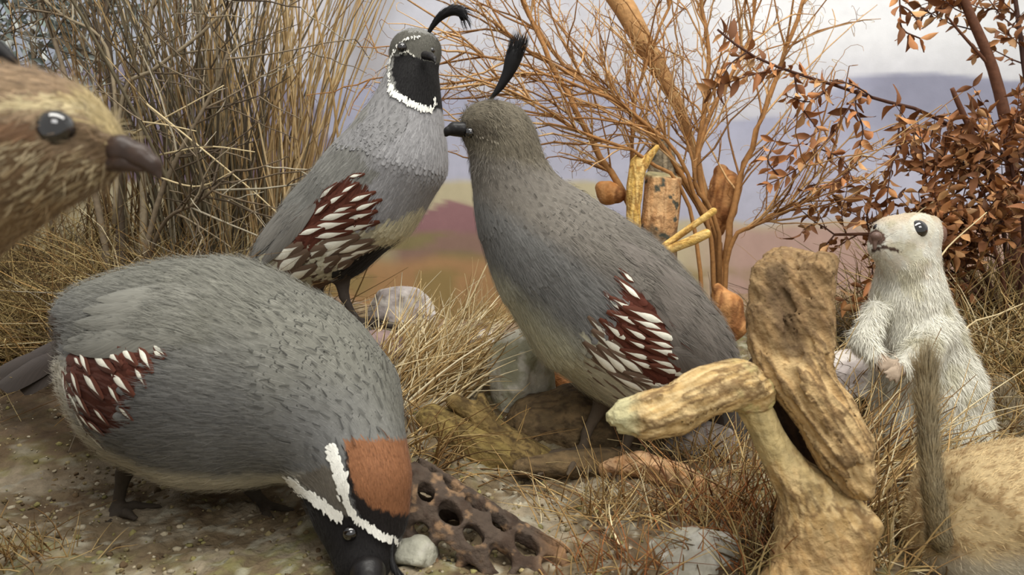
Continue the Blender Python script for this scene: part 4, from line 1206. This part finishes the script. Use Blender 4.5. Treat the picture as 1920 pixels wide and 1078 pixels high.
log('peeled_stick', 'lower thicker yellow stick with frayed end poking right behind the middle quail', [[(1210,490,.55,7),(1260,466,.542,8),(1300,450,.54,9),(1324,438,.538,9)]], YEL, 'stick', .002, .0008, .0002, lump=.0005)

# orange dried pods and bark scraps
def pod(name, label, pts, cols=((166, 112, 62), (184, 134, 84), (120, 74, 40)), cat='dried pod', sub=None):
    f = Field()
    for a, b in zip(pts[:-1], pts[1:]):
        f.cone(P(*a[:3]), a[3] / FPX * a[2], P(*b[:3]), b[3] / FPX * b[2], .002)
    V, F = f.mesh(.0011, lambda p: .0015 * (fbm(p * 90, 2) - .5), 1)
    return part(name, V, F, M_WOOD, None, woodcol(V, F, np.array([.3, .2, 1]), *cols, fr=90), label=label, cat=cat)
pod('dried_pod', 'round orange dried pod left of the peeled forked stick', [(1128,352,.60,12),(1140,362,.60,22),(1158,366,.60,16)])
pod('dried_pod', 'large orange pod half hidden behind the middle quail rump', [(1345,540,.52,10),(1366,574,.518,26),(1376,612,.518,24),(1366,640,.52,10)])
pod('dried_pod', 'tall orange pod standing inside the orange twig bush', [(1352,322,.64,14),(1360,350,.64,30),(1352,395,.64,28),(1345,430,.64,14)])
pod('dried_pod', 'rust-coloured pod on the ground beside the green-grey rock', [(925,705,.50,8),(922,728,.50,15),(916,748,.50,9)], ((150, 88, 52), (164, 104, 66), (110, 62, 36)))

# cholla skeleton: a tube pierced by slots
def cholla():
    a = P(738, 948, .345); b = P(1065, 1134, .325); ax = unit(b - a); L = np.linalg.norm(b - a)
    n = unit(np.cross(ax, [0, 0, 1])); m = np.cross(n, ax)
    lo = np.minimum(a, b) - .035; hi = np.maximum(a, b) + .035; vox = .0011
    g = [np.arange(lo[i], hi[i], vox) for i in range(3)]
    X, Y, Z = np.meshgrid(*g, indexing='ij'); p = np.stack([X, Y, Z], -1).reshape(-1, 3)
    q = p - a; s = q @ ax; u = q @ n; v = q @ m
    r = np.hypot(u, v); th = np.arctan2(v, u)
    R0 = .0215 - .004 * s / L
    D = np.full(len(p), .05)
    near = (r < R0 + .008) & (r > .004) & (s > -.01) & (s < L + .01)
    sh = np.abs(r[near] - R0[near]) - .0034
    s_, t_ = s[near], th[near]
    rows = 10; pitch = .0140
    tw = t_ + s_ * 10
    c1 = tw / (2 * np.pi) * rows; k = np.round(c1); du = (c1 - k) / rows * 2 * np.pi * R0[near]
    so = s_ / pitch + .5 * (k % 2); dv = (so - np.round(so)) * pitch
    wob = .72 + .6 * vnoise(np.stack([k, np.round(so), 0 * k], 1) * 1.7 + .3)
    hole = np.sqrt((du / .0038) ** 2 + (dv / .0056) ** 2) - wob
    hole = -hole * .0034
    d = np.maximum(sh, hole) ; d = np.maximum(d, np.maximum(-s_, s_ - L))
    d += .0026 * (fbm(p[near] * 220, 3) - .5)
    D[near] = d
    V, F = nets(D.reshape(X.shape).astype(np.float32), lo, vox, 2)
    c = lin((76, 64, 54)) * np.ones((len(V), 1))
    c = mixc(c, (58, 44, 34), smooth(.5, .65, fbm(V * 150, 3)) * .8); c = mixc(c, (146, 116, 86), smooth(.58, .7, fbm(V * 260 + 3, 3)) * .7)
    x, y, _ = proj(V); c = mixc(c, (160, 120, 82), smooth(990, 1060, x) * .5)
    part('cholla_skeleton', V, F, M_BARK, None, c, label='dark hollow cactus skeleton log full of oval holes', cat='cactus wood')
cholla()

# ------------------------------------------------------------------ rocks
def rock(label, px, py, d, rx, ry, rz, cols, rot=0, cuts=5, seed=0, vox=.002, nscale=70., amp=.004):
    r = np.random.default_rng(seed)
    c = P(px, py, d); f = Field()
    R = np.array([[math.cos(rot), 0, math.sin(rot)], [0, 1, 0], [-math.sin(rot), 0, math.cos(rot)]])
    f.ell(c, [rx, ry, rz], R)
    for k in range(cuts):
        n = unit(r.normal(size=3) * [1, 1, .8]); n[1] = -abs(n[1]) if k < 3 else n[1]; n[2] = abs(n[2]) if k % 2 else n[2]
        nl = R @ n
        ext = math.sqrt((nl[0] * rx) ** 2 + (nl[1] * ry) ** 2 + (nl[2] * rz) ** 2)
        f.plane(n, n @ c + ext * r.uniform(.56, .80))
    V, F = f.mesh(vox, lambda p: amp * (fbm(p * nscale + seed, 4) - .5) + amp * .5 * np.abs(fbm(p * nscale * .6 + seed + 5, 2) - .5), 0)
    cc = lin(cols[0]) * np.ones((len(V), 1)); q = fbm(V * 60 + seed, 4)
    cc = mixc(cc, cols[1], smooth(.45, .6, q)); cc = mixc(cc, cols[2], smooth(.60, .68, fbm(V * 150 + seed, 3)) * .7)
    return part('rock', V, F, M_ROCK, None, cc, label=label, cat='rock', group='rocks')
WHT = ((220, 213, 206), (194, 184, 180), (130, 118, 110))
GRN = ((186, 182, 166), (154, 152, 128), (210, 205, 192))
rock('white veined rock behind the standing male quail foot', 745, 588, .60, .034, .026, .022, WHT, .1, 5, 1)
rock('grey-green lichened pointed rock left of the middle quail breast', 990, 708, .468, .026, .022, .044, GRN, .15, 9, 2)
rock('flat pinkish white rock beside the standing squirrel', 1598, 700, .49, .026, .024, .017, WHT, .1, 5, 3)
rock('pale rock lying under the middle quail tail', 1290, 832, .455, .030, .022, .022, ((176, 166, 158), (150, 140, 132), (110, 100, 92)), 0, 5, 4)
rock('small white stone inside the pale straw clump', 905, 640, .58, .014, .012, .010, WHT, .3, 4, 5)
rock('purplish flat stone under the standing male quail foot', 700, 668, .50, .026, .03, .018, ((140, 120, 116), (124, 104, 100), (160, 146, 138)), 0, 4, 6)
rock('low speckled grey rock at the bottom in front of the stump', 1285, 1050, .325, .026, .022, .010, ((172, 168, 154), (142, 138, 122), (190, 188, 178)), .3, 4, 8, amp=.006)
rock('small pale-green stone beside the feeding quail bill', 778, 1040, .315, .010, .010, .008, ((166, 164, 148), (144, 142, 126), (184, 180, 168)), 0, 7, 9)
rock('small tan pebble on the soil beneath the feeding quail', 388, 965, .375, .0035, .0035, .003, ((160, 144, 104), (140, 124, 90), (180, 160, 120)), 0, 3, 10, .0008, 200, .0006)

# ------------------------------------------------------------------ grasses
def colmix(n, cols, jit=.14):
    c = np.array([lin(x) for x in cols]); k = rng.integers(0, len(cols), n)
    return c[k] * (1 + rng.normal(size=(n, 1)) * jit)
def tuft(label, px, py, n, spread, L, lean, cone, cols, r=.00055, sag=.35, d=None, seg=5, name='grass_tuft', cat='grass', group='dry grass tufts', wob=.04, sag_vec=None, flat=.6, cup=None):
    """a clump rooted on the ground where the pixel meets it; lean = mean growth direction (x right, y away, z up)"""
    c = ghit(px, py) if d is None else gat(px, d)
    b = c + rng.normal(size=(n, 3)) * np.array([spread, spread * flat, 0])
    b[:, 2] = ground_z(b[:, 0], b[:, 1]) - .002
    dr = unit(np.array(lean, float) + rng.normal(size=(n, 3)) * cone); dr[:, 2] = np.abs(dr[:, 2]) * .9 + .05
    ln = rng.uniform(L * .45, L * 1.1, n)
    sg = rng.normal(size=(n, 3)) * .18 * [1, 1, .4]; sg[:, 2] -= sag * rng.uniform(.2, 1, n)
    col = colmix(n, cols)
    acc = Acc()
    acc.blades(b, dr, ln, sg, r * rng.uniform(.6, 1.4, n), col, seg, 3, wob, .3)
    return acc.done(name, M_GRASS, None, label=label, cat=cat, group=group)
STRAW = [(206, 184, 136), (188, 160, 108), (222, 206, 166), (168, 136, 88), (150, 120, 78)]
PALE = [(222, 204, 160), (206, 182, 132), (234, 220, 184), (190, 162, 112), (164, 134, 90)]
BROWN = [(150, 118, 72), (122, 92, 54), (172, 142, 92), (104, 78, 48), (186, 160, 110)]
OLIVE = [(134, 116, 72), (106, 88, 54), (162, 140, 92), (84, 66, 42), (186, 166, 118)]
RUST = [(150, 96, 54), (126, 78, 44), (172, 124, 74), (106, 70, 42)]
GREYS = [(150, 142, 126), (120, 110, 94), (176, 168, 150), (98, 86, 70)]

tuft('pale straw clump fanning out between the two standing quail', 755, 745, 330, .020, .085, (.55, .30, .72), .28, PALE, .00075, .22)
tuft('low bleached straw at the foot of the white veined rock', 790, 705, 230, .016, .070, (.5, .35, .8), .32, PALE, .0007, .28)
tuft('brown straw clump beside the rusty crown of the feeding quail', 800, 850, 150, .018, .055, (.3, .1, .5), .5, BROWN, .0006, .4)
tuft('sparse tan tuft in front of the cactus skeleton', 1150, 965, 150, .020, .050, (-.1, .1, .6), .55, STRAW + BROWN, .00045, .35)
tuft('fine tan tuft at the bottom edge centre', 1165, 1060, 130, .014, .034, (0, .1, .6), .6, BROWN + RUST, .0004, .4)
tuft('rusty grass tuft left of the stump trunk', 1370, 985, 240, .018, .050, (-.05, .1, .8), .42, RUST + BROWN, .0005, .3)
tuft('short brown grass hugging the left side of the stump foot', 1430, 1050, 170, .014, .040, (-.1, .0, .8), .45, OLIVE + RUST, .0005, .3)
tuft('dry grass under the stump arm, behind it', 1370, 870, 170, .024, .050, (.1, .1, .7), .5, STRAW + BROWN, .0005, .35)
tuft('leaning straw stems between stump and standing squirrel', 1600, 900, 210, .022, .085, (.55, .15, .75), .30, STRAW + BROWN, .0007, .3)
tuft('pale grass between stump top and standing squirrel', 1580, 760, 170, .022, .065, (.0, .1, .8), .40, STRAW, .0006, .4)
tuft('straw clump behind the crouching squirrel tail', 1660, 985, 170, .020, .065, (.45, .1, .7), .38, STRAW + BROWN, .0006, .35)
tuft('thin dry grass at the bottom right of the stump', 1650, 1060, 120, .018, .045, (.3, .05, .6), .5, OLIVE + STRAW, .0005, .4)
tuft('yellowish tangled grass behind the standing squirrel back', 1850, 690, 620, .045, .095, (-.1, .0, .7), .55, OLIVE + STRAW, .0006, .4)
tuft('dense olive grass below the brown leaf bush', 1850, 600, 560, .05, .13, (-.05, -.05, .8), .5, OLIVE + BROWN, .0006, .4, d=.60)
tuft('grass tangle under the leaf bush left side', 1700, 600, 300, .04, .10, (.1, -.05, .8), .5, OLIVE + STRAW, .0006, .4, d=.62)
tuft('brown tangled grass right of the standing squirrel', 1890, 770, 300, .035, .065, (-.1, .0, .7), .55, OLIVE + BROWN, .0005, .4)
tuft('feathery pale grass left of the standing squirrel head', 1570, 640, 200, .020, .060, (-.1, .0, .8), .5, STRAW + GREYS, .0004, .45)
tuft('low tan tuft beyond the stump top', 1450, 620, 180, .03, .055, (.1, .1, .8), .45, STRAW + BROWN, .0005, .4)
tuft('wispy straw at the foot of the painted plain', 880, 600, 130, .02, .06, (.3, .2, .7), .4, STRAW, .00045, .35)
tuft('thin straw in the foreground at lower left', 60, 1040, 90, .012, .030, (0, .1, .5), .6, BROWN, .0004, .4)
# left thicket
tuft('tall tan reeds in the middle of the left thicket', 470, 500, 130, .030, .46, (.05, -.04, 1), .09, [(188, 160, 114), (166, 136, 92), (204, 178, 132), (138, 112, 76)], .0011, .06, d=.66, seg=6, name='reed_clump', cat='reeds', group='reed clumps')
tuft('grey-green reeds left of the tall tan reeds', 410, 500, 110, .030, .44, (-.02, -.04, 1), .09, [(116, 106, 84), (96, 86, 66), (140, 126, 98), (84, 74, 58)], .0013, .05, d=.64, seg=6, name='reed_clump', cat='reeds', group='reed clumps')
tuft('golden reed bundle leaning right beside the standing male quail', 545, 500, 42, .010, .50, (.12, -.04, 1), .07, [(198, 170, 122), (178, 148, 102), (214, 190, 146)], .0013, .05, d=.67, seg=6, name='reed_clump', cat='reeds', group='reed clumps')
tuft('brown reeds at the far left of the thicket', 300, 500, 90, .040, .42, (-.03, -.04, 1), .10, [(134, 108, 74), (108, 84, 56), (156, 128, 88)], .0010, .08, d=.68, seg=6, name='reed_clump', cat='reeds', group='reed clumps')
for i, (lab, x, d, n, L, cols) in enumerate([('tangled brown grass behind the feeding quail tail', 60, .56, 620, .12, OLIVE), ('tangled yellow-brown grass above the feeding quail rump', 190, .55, 620, .12, BROWN + OLIVE),
        ('matted straw below the grey twig shrub', 300, .57, 620, .13, STRAW[2:] + OLIVE), ('matted straw at the foot of the reeds', 400, .58, 520, .13, GREYS + BROWN), ('dark grass at the left edge behind the near quail', -70, .54, 420, .14, OLIVE),
        ('deep brown undergrowth far left', 40, .68, 420, .20, OLIVE), ('brown undergrowth behind the matted straw', 230, .68, 420, .19, OLIVE + BROWN)]):
    tuft(lab, x, 600, n, .035, L, (0, -.05, .7), .55, cols, .0006, .45, d=d, seg=6, wob=.10)
# single long stalks
def stalk(label, pts, r, cols=(198, 180, 140), n=10):
    acc = Acc(); sp = spline(np.array([P(*p) for p in pts]), n); acc.tube(sp, np.linspace(r, r * .5, n), lin(cols), 5)
    return acc.done('dry_stalk', M_GRASS, None, label=label, cat='stalk', group='loose dry stalks')
for lab, pts in [('long pale straight stalk crossing the left thicket diagonally', [(275,195,.53),(380,280,.53),(490,372,.535),(560,440,.54)]),
                 ('pale stalk rising from the squirrel back to the right edge', [(1790,690,.475),(1815,612,.48),(1870,590,.48),(1935,562,.48)]),
                 ('olive stalk slanting up right of the standing squirrel head', [(1745,540,.47),(1770,472,.50),(1850,398,.51)]),
                 ('grey twig pointing right from the left thicket', [(250,250,.55),(320,215,.53),(420,160,.525)]),
                 ('short pale twig level with the near quail bill', [(262,228,.54),(310,234,.53),(368,246,.53)]),
                 ('thin grey twig ending beside the tall tan reeds', [(300,290,.55),(390,275,.53),(478,285,.53)]),
                 ('pale forked-looking twig under the long diagonal stalk', [(290,330,.55),(370,350,.535),(440,320,.53)]),
                 ('bent straw above the standing squirrel', [(1640,640,.56),(1690,440,.54),(1760,370,.55)]),
                 ('straight pale straw standing in the straw clump', [(770,720,.47),(860,600,.49),(935,450,.51)])]:
    stalk(lab, pts, .0008)

# ------------------------------------------------------------------ twig shrubs
def twigs_from(acc, line, n, Lr, ang, r, cols, level=1, side=None, up=0.0):
    line = np.asarray(line); m = len(line); out = []
    t = unit(np.gradient(line, axis=0))
    for k in range(n):
        i = rng.integers(max(1, m // 5), m)
        a = line[i]; ax = t[i]; rd = unit(rng.normal(size=3) * [1, .6, 1]); rd = unit(rd - ax * (rd @ ax))
        th = math.radians(rng.uniform(*ang)); d = unit(ax * math.cos(th) + rd * math.sin(th) + [0, 0, up])
        L = rng.uniform(*Lr); bend = unit(rng.normal(size=3)) * .25
        pts = np.array([a + d * L * s + bend * L * s * s for s in np.linspace(0, 1, 6)])
        pts[1:-1] += rng.normal(size=(4, 3)) * L * .012
        c = lin(cols[rng.integers(len(cols))]) * rng.uniform(.8, 1.2)
        acc.tube(pts, np.linspace(r, r * .45, 6), c, 4, False); out.append(pts)
        if level > 1: out += twigs_from(acc, pts, rng.integers(1, 4), (Lr[0] * .4, Lr[1] * .55), ang, r * .65, cols, level - 1, side, up)
    return out
def curls(acc, pts, n, L, cols, r=.0003):
    P_ = np.concatenate(pts); i = rng.integers(0, len(P_), n)
    for k in i:
        a = P_[k]; u = unit(rng.normal(size=3)); v = unit(np.cross(u, rng.normal(size=3)))
        ph = np.linspace(0, rng.uniform(1.5, 4.5), 6); R = rng.uniform(.3, .6) * L
        q = a + R * (np.sin(ph)[:, None] * u + (1 - np.cos(ph))[:, None] * v)
        acc.tube(q, np.linspace(r, r * .5, 6), lin(cols[rng.integers(len(cols))]), 3, False)

OR = [(180, 138, 90), (156, 112, 66), (198, 160, 112), (136, 96, 56)]
bx = thing('twig_bush', gat(1345, .62), 'orange-brown leafless broom bush behind the middle quail', 'bush')
stems = [([(1345,600,.62),(1352,500,.62),(1335,420,.62),(1280,330,.62),(1215,235,.62),(1110,160,.615),(1000,100,.61),(930,45,.61)], .0030),
         ([(1350,590,.63),(1350,480,.63),(1320,380,.63),(1310,260,.63),(1330,130,.63),(1312,-20,.63)], .0034),
         ([(1352,590,.625),(1362,470,.62),(1385,350,.62),(1425,230,.62),(1470,100,.62),(1512,-20,.62)], .0034),
         ([(1348,590,.64),(1340,450,.65),(1250,300,.65),(1180,210,.65),(1060,120,.65),(985,20,.65),(970,-30,.65)], .0028),
         ([(1210,600,.60),(1200,480,.60),(1180,385,.60),(1120,280,.60),(1065,180,.60),(1010,70,.60),(975,-20,.60)], .0036),
         ([(1340,590,.61),(1330,440,.60),(1260,280,.59),(1150,190,.58),(1030,140,.57),(870,95,.56)], .0020),
         ([(1345,590,.63),(1335,430,.64),(1300,280,.65),(1250,150,.66),(1200,70,.67),(1100,-120,.67)], -.0125),
         ([(1350,580,.62),(1345,430,.61),(1300,330,.60),(1340,200,.60),(1400,80,.60),(1420,-20,.60)], .0022),
         ([(1355,560,.61),(1370,460,.60),(1420,420,.59),(1470,390,.585),(1530,370,.58)], .0022),
         ([(1190,580,.64),(1190,400,.64),(1185,280,.64),(1200,160,.64),(1265,-20,.64)], .0026),
         ([(1330,560,.60),(1290,380,.59),(1200,290,.58),(1090,250,.57),(1000,190,.565),(890,150,.56)], .0018)]
lines = []
for pts, r in stems:
    w = np.array([P(*p) for p in pts]); g = w[0].copy(); g[2] = ground_z(g[0], g[1]) - .004; w[0] = g
    sp = spline(w, 22); sp[1:] += rng.normal(size=(21, 3)) * .0008
    acc = Acc(); acc.tube(sp, np.linspace(r, r * .45, 22) if r > 0 else np.interp(np.linspace(0, 1, 22), [0, .5, .75, 1], [.003, .004, .009, -r]), np.array([lin(OR[1 - (r < 0)])] * 22) * rng.uniform(.85, 1.15, (22, 1)), 8)
    acc.done('stem', M_TWIG, bx); lines.append(sp)
acc = Acc(); tw = []
for sp in lines: tw += twigs_from(acc, sp[5:], 18, (.035, .11), (18, 48), .0010, OR, 2, None, .15)
curls(acc, [t for t in tw] + [lines[1][8:], lines[7][8:], lines[0][6:14]], 1700, .014, OR + [(206, 184, 136), (190, 156, 100)], .00028)
acc.done('twigs', M_TWIG, bx, kind='stuff')

GR = [(122, 108, 88), (98, 84, 66), (146, 132, 108), (84, 72, 58)]
bx = thing('twig_shrub', gat(230, .60), 'grey-brown bare twig shrub at upper left behind the near quail', 'bush')
acc = Acc(); ll = []
for pts, r in [([(230,620,.60),(225,400,.60),(215,200,.60),(200,40,.60),(205,-40,.60)], .0040), ([(260,620,.61),(270,400,.60),(262,200,.60),(280,40,.60),(300,-40,.60)], .0034),
               ([(215,620,.59),(190,420,.58),(150,250,.57),(110,100,.57),(60,-30,.57)], .0030), ([(240,600,.58),(290,400,.56),(340,280,.55),(400,170,.545),(430,90,.54)], .0024),
               ([(240,600,.58),(300,430,.55),(370,380,.53),(440,320,.52)], .0018), ([(215,420,.57),(230,180,.56),(290,130,.55),(380,60,.545),(440,0,.54)], .0020), ([(225,300,.57),(200,90,.56),(120,30,.555),(60,-20,.55)], .0016)]:
    w = np.array([P(*p) for p in pts]); 
    if pts[0][1] >= 600: w[0][2] = ground_z(w[0][0], w[0][1]) - .004
    sp = spline(w, 16); a2 = Acc(); a2.tube(sp, np.linspace(r, r * .4, 16), lin(GR[rng.integers(4)]), 7); a2.done('stem', M_TWIG, bx); ll.append(sp)
tw = []
for sp in ll: tw += twigs_from(acc, sp[4:], 15, (.03, .10), (25, 65), .0009, GR + [(176, 166, 144)], 2)
acc.done('twigs', M_TWIG, bx, kind='stuff')

# ------------------------------------------------------------------ leaves
def leaf_template(name, col, bend=.25, fold=.25):
    v = np.linspace(0, 1, 6); wp = np.array([.06, .62, .98, .92, .58, .04]); u = np.array([-1, 0, 1.])
    U, Vv = np.meshgrid(u, v); W = np.interp(Vv, v, wp)
    V = np.stack([U * W * .5, Vv, fold * np.abs(U) * W * .5 - bend * Vv ** 2 + .06 * np.sin(Vv * 7) * U], -1).reshape(-1, 3)
    i = np.arange(5)[:, None] * 3; j = np.arange(2)[None]
    F = np.stack([i + j, i + j + 1, i + j + 4, i + j + 3], -1).reshape(-1, 4)
    return make_mesh(name, V, F, M_LEAF, lin(col) * np.ones((18, 1)))
LEAVES = [leaf_template('leaf', c, b, f) for c, b, f in [((186, 132, 84), .25, .3), ((160, 106, 66), .5, .5), ((204, 156, 106), .1, .35), ((134, 88, 56), .6, .2), ((172, 116, 72), -.2, .4)]]
SILVER = [leaf_template('leaf_silver', c, b, f) for c, b, f in [((168, 176, 172), .2, .2), ((128, 142, 136), .3, .3), ((196, 200, 196), .1, .2)]]
def leaf_at(parent, p, d, L, tpl):
    y = unit(d); x = unit(np.cross(y, rng.normal(size=3))); z = np.cross(x, y)
    inst('leaf', tpl[rng.integers(len(tpl))], parent, p, x * L * rng.uniform(.32, .5), y * L, z * L)
def leafy(parent, lines, L, gap, tpl, limit, droop=.3, seed_stuff=None, twin=True):
    """leaf pairs along each twig; the largest `limit` as leaf objects, the rest in one mesh"""
    spots = []
    for ln in lines:
        seg = np.linalg.norm(np.diff(ln, axis=0), axis=1); cs = np.concatenate([[0], np.cumsum(seg)])
        t = unit(np.gradient(ln, axis=0))
        for s in np.arange(gap, cs[-1] + 1e-6, gap):
            p = np.array([np.interp(s, cs, ln[:, k]) for k in range(3)]); ax = np.array([np.interp(s, cs, t[:, k]) for k in range(3)])
            rd = unit(rng.normal(size=3)); rd = unit(rd - ax * (rd @ ax))
            for sg in ((1, -1) if twin else (1,)):
                spots.append((p, unit(ax * .6 + rd * sg + np.array([0, 0, -droop])), L * rng.uniform(.65, 1.2)))
    spots.sort(key=lambda s: -s[2] / ((s[0] - CAM) @ FWD))
    px = [proj(s[0][None]) for s in spots]
    vis = [s for s, q in zip(spots, px) if -40 < q[0][0] < 1960 and -40 < q[1][0] < 1078]
    vid = set(id(s) for s in vis[:limit])
    rest = [s for s in spots if id(s) not in vid]
    for p, d, l in vis[:limit]: leaf_at(parent, p, d, l, tpl)
    if len(vis) > limit and rest:
        acc = Acc(); base = np.array([v.co[:] for v in tpl[0].vertices]); fc = np.array([list(f.vertices) for f in tpl[0].polygons])
        for p, d, l in rest:
            y = unit(d); x = unit(np.cross(y, rng.normal(size=3))); z = np.cross(x, y); m = tpl[rng.integers(len(tpl))]
            b_ = np.array([v.co[:] for v in m.vertices]); c = np.array(m.color_attributes['Col'].data[0].color[:3])
            acc.add(p + b_[:, :1] * x * l * .42 + b_[:, 1:2] * y * l + b_[:, 2:] * z * l, fc, c * rng.uniform(.6, 1.3))
        acc.done('leaves', M_LEAF, parent, kind='stuff')

DK = [(78, 50, 38), (64, 42, 34), (96, 62, 44)]
br = thing('leafy_branch', P(1790, 245, .58), 'dark thin branch with hanging dry brown leaf pairs at upper right', 'branch')
main = [([(1960,330,.60),(1880,285,.59),(1790,240,.575),(1720,205,.57),(1640,185,.565),(1560,158,.56),(1470,130,.555),(1400,98,.55),(1345,55,.55)], .0016)]
subs = [([(1470,130,.555),(1410,140,.55),(1330,168,.548)], .0009), ([(1490,142,.557),(1500,195,.55),(1535,245,.548)], .0008), ([(1610,165,.565),(1604,200,.558),(1618,245,.555),(1605,310,.553)], .0008),
        ([(1600,190,.565),(1545,270,.556),(1490,320,.552),(1430,350,.55)], .0008), ([(1690,200,.57),(1682,270,.562),(1668,330,.56),(1662,390,.558)], .0008), ([(1560,158,.56),(1520,190,.552),(1475,180,.55)], .0007),
        ([(1640,185,.565),(1600,160,.556),(1555,150,.552)], .0007), ([(1400,98,.55),(1370,120,.546),(1352,150,.545)], .0007), ([(1535,245,.548),(1500,270,.546),(1475,300,.545)], .0007),
        ([(1460,330,.552),(1440,300,.55),(1455,260,.55)], .0006), ([(1720,205,.57),(1712,240,.565),(1722,290,.562)], .0007), ([(1605,310,.553),(1560,345,.55),(1510,352,.55)], .0006), ([(1540,280,.556),(1580,300,.552),(1600,340,.55)], .0006)]
ls = []
for pts, r in main + subs:
    sp = spline(np.array([P(*p) for p in pts]), 14); a2 = Acc(); a2.tube(sp, np.linspace(r, r * .5, 14), lin(DK[rng.integers(3)]), 6); a2.done('twig' if r < .001 else 'stem', M_TWIG, br); ls.append(sp)
leafy(br, [ls[0][8:]] + ls[1:], .0125, .0074, LEAVES, 290, .5)
sp_ = thing('leaf_sprig', P(1685, -30, .55), 'small brown leaf sprig hanging from the top edge at right', 'sprig')
l2 = []
for pts in ([(1685,-30,.55),(1688,20,.55),(1692,55,.55),(1725,72,.55)], [(1688,10,.55),(1705,20,.548),(1722,40,.548)]):
    s_ = spline(np.array([P(*p) for p in pts]), 10); a2 = Acc(); a2.tube(s_, .0006, lin(DK[0]), 5); a2.done('twig', M_TWIG, sp_); l2.append(s_)
leafy(sp_, l2, .0125, .008, LEAVES, 60, .5)

rb = thing('brown_leaf_bush', gat(1890, .60), 'dense rust-brown leaved bush with dark stem filling the right edge', 'bush')
ll = []
for pts, r in [([(1905,640,.60),(1905,450,.60),(1893,270,.595),(1862,130,.59),(1820,30,.585),(1795,-30,.58)], .0058), ([(1905,620,.60),(1800,490,.585),(1730,455,.575),(1650,440,.57),(1565,440,.57)], .0022), ([(1900,420,.595),(1860,330,.57),(1800,200,.56),(1785,165,.558)], .0030),
               ([(1903,470,.60),(1940,300,.60),(1920,120,.60),(1900,-30,.60)], .0030), ([(1905,560,.60),(1880,420,.58),(1850,330,.57),(1810,290,.565)], .0020), ([(1905,600,.59),(1840,500,.57),(1800,430,.56),(1760,400,.56)], .0020), ([(1910,560,.58),(1920,450,.56),(1900,330,.55),(1880,250,.55)], .0020), ([(1862,130,.59),(1800,60,.585),(1775,30,.58)], .0014), ([(1905,630,.585),(1840,560,.57),(1790,500,.565),(1760,440,.56)], .0018), ([(1900,600,.57),(1880,520,.555),(1860,450,.55),(1850,380,.55)], .0018)]:
    w = np.array([P(*p) for p in pts])
    if pts[0][1] >= 560: w[0][2] = ground_z(w[0][0], w[0][1]) - .004
    s_ = spline(w, 16); a2 = Acc(); a2.tube(s_, np.linspace(r, r * .5, 16), lin(DK[rng.integers(3)]), 7); a2.done('stem', M_TWIG, rb); ll.append(s_)
acc = Acc(); tw = []
for k in (1, 3, 4, 5, 6, 8, 9): tw += twigs_from(acc, ll[k][3:], 12, (.025, .065), (20, 70), .0007, DK, 2)
tw += twigs_from(acc, ll[0][9:], 6, (.03, .06), (30, 70), .0007, DK, 1)
acc.done('twigs', M_TWIG, rb, kind='stuff')
leafy(rb, tw, .0116, .0080, LEAVES, 300, .2)

sl = thing('silver_shrub', gat(60, .70), 'silvery blue-leaved shrub in the top left corner', 'bush')
ll = []
for pts in ([(60,700,.70),(60,400,.70),(70,200,.70),(60,40,.70),(90,-40,.70)], [(90,700,.71),(110,350,.71),(150,120,.71),(170,-30,.71)], [(30,700,.72),(20,300,.72),(-10,100,.72),(-30,-30,.72)]):
    w = np.array([P(*p) for p in pts]); w[0][2] = ground_z(w[0][0], w[0][1]) - .004
    s_ = spline(w, 14); a2 = Acc(); a2.tube(s_, np.linspace(.0032, .0014, 14), lin(GR[0]), 6); a2.done('stem', M_TWIG, sl); ll.append(s_)
acc = Acc(); tw = []
for s_ in ll: tw += twigs_from(acc, s_[6:], 22, (.03, .08), (25, 65), .0008, GR, 2)
acc.done('twigs', M_TWIG, sl, kind='stuff')
leafy(sl, tw, .014, .013, SILVER, 280, 0)

# ------------------------------------------------------------------ soil crumbs and lichen grains
def crumbs():
    import bmesh
    bm = bmesh.new(); bmesh.ops.create_icosphere(bm, subdivisions=1, radius=1.0)
    bv = np.array([v.co[:] for v in bm.verts]); bf = np.array([[v.index for v in f.verts] for f in bm.faces]); bm.free()
    n = 14000
    x = rng.uniform(-.34, .30, n); y = .20 + rng.random(n) ** 1.2 * .36
    z = ground_z(x, y)
    dens = fbm(np.stack([x, y, 0 * x], 1) * 26, 3); k = dens + rng.normal(size=n) * .08 > .45
    x, y, z = x[k], y[k], z[k]; n = len(x)
    r = .0005 + .0016 * rng.random(n) ** 3
    j = rng.uniform(.6, 1.3, (n, 12, 1))
    V = np.stack([x, y, z], 1)[:, None] + bv[None] * r[:, None, None] * j * np.array([1, 1, .8])
    F = (bf[None] + (np.arange(n) * 12)[:, None, None]).reshape(-1, 3)
    c = colmix(n, [(150, 136, 98), (176, 164, 138), (120, 108, 78), (140, 132, 84), (168, 158, 136), (98, 80, 58), (112, 96, 68)])
    part('soil_crumbs', V.reshape(-1, 3), F, M_SOIL, floor, np.repeat(c, 12, 0), smooth_=True, kind='stuff')
crumbs()
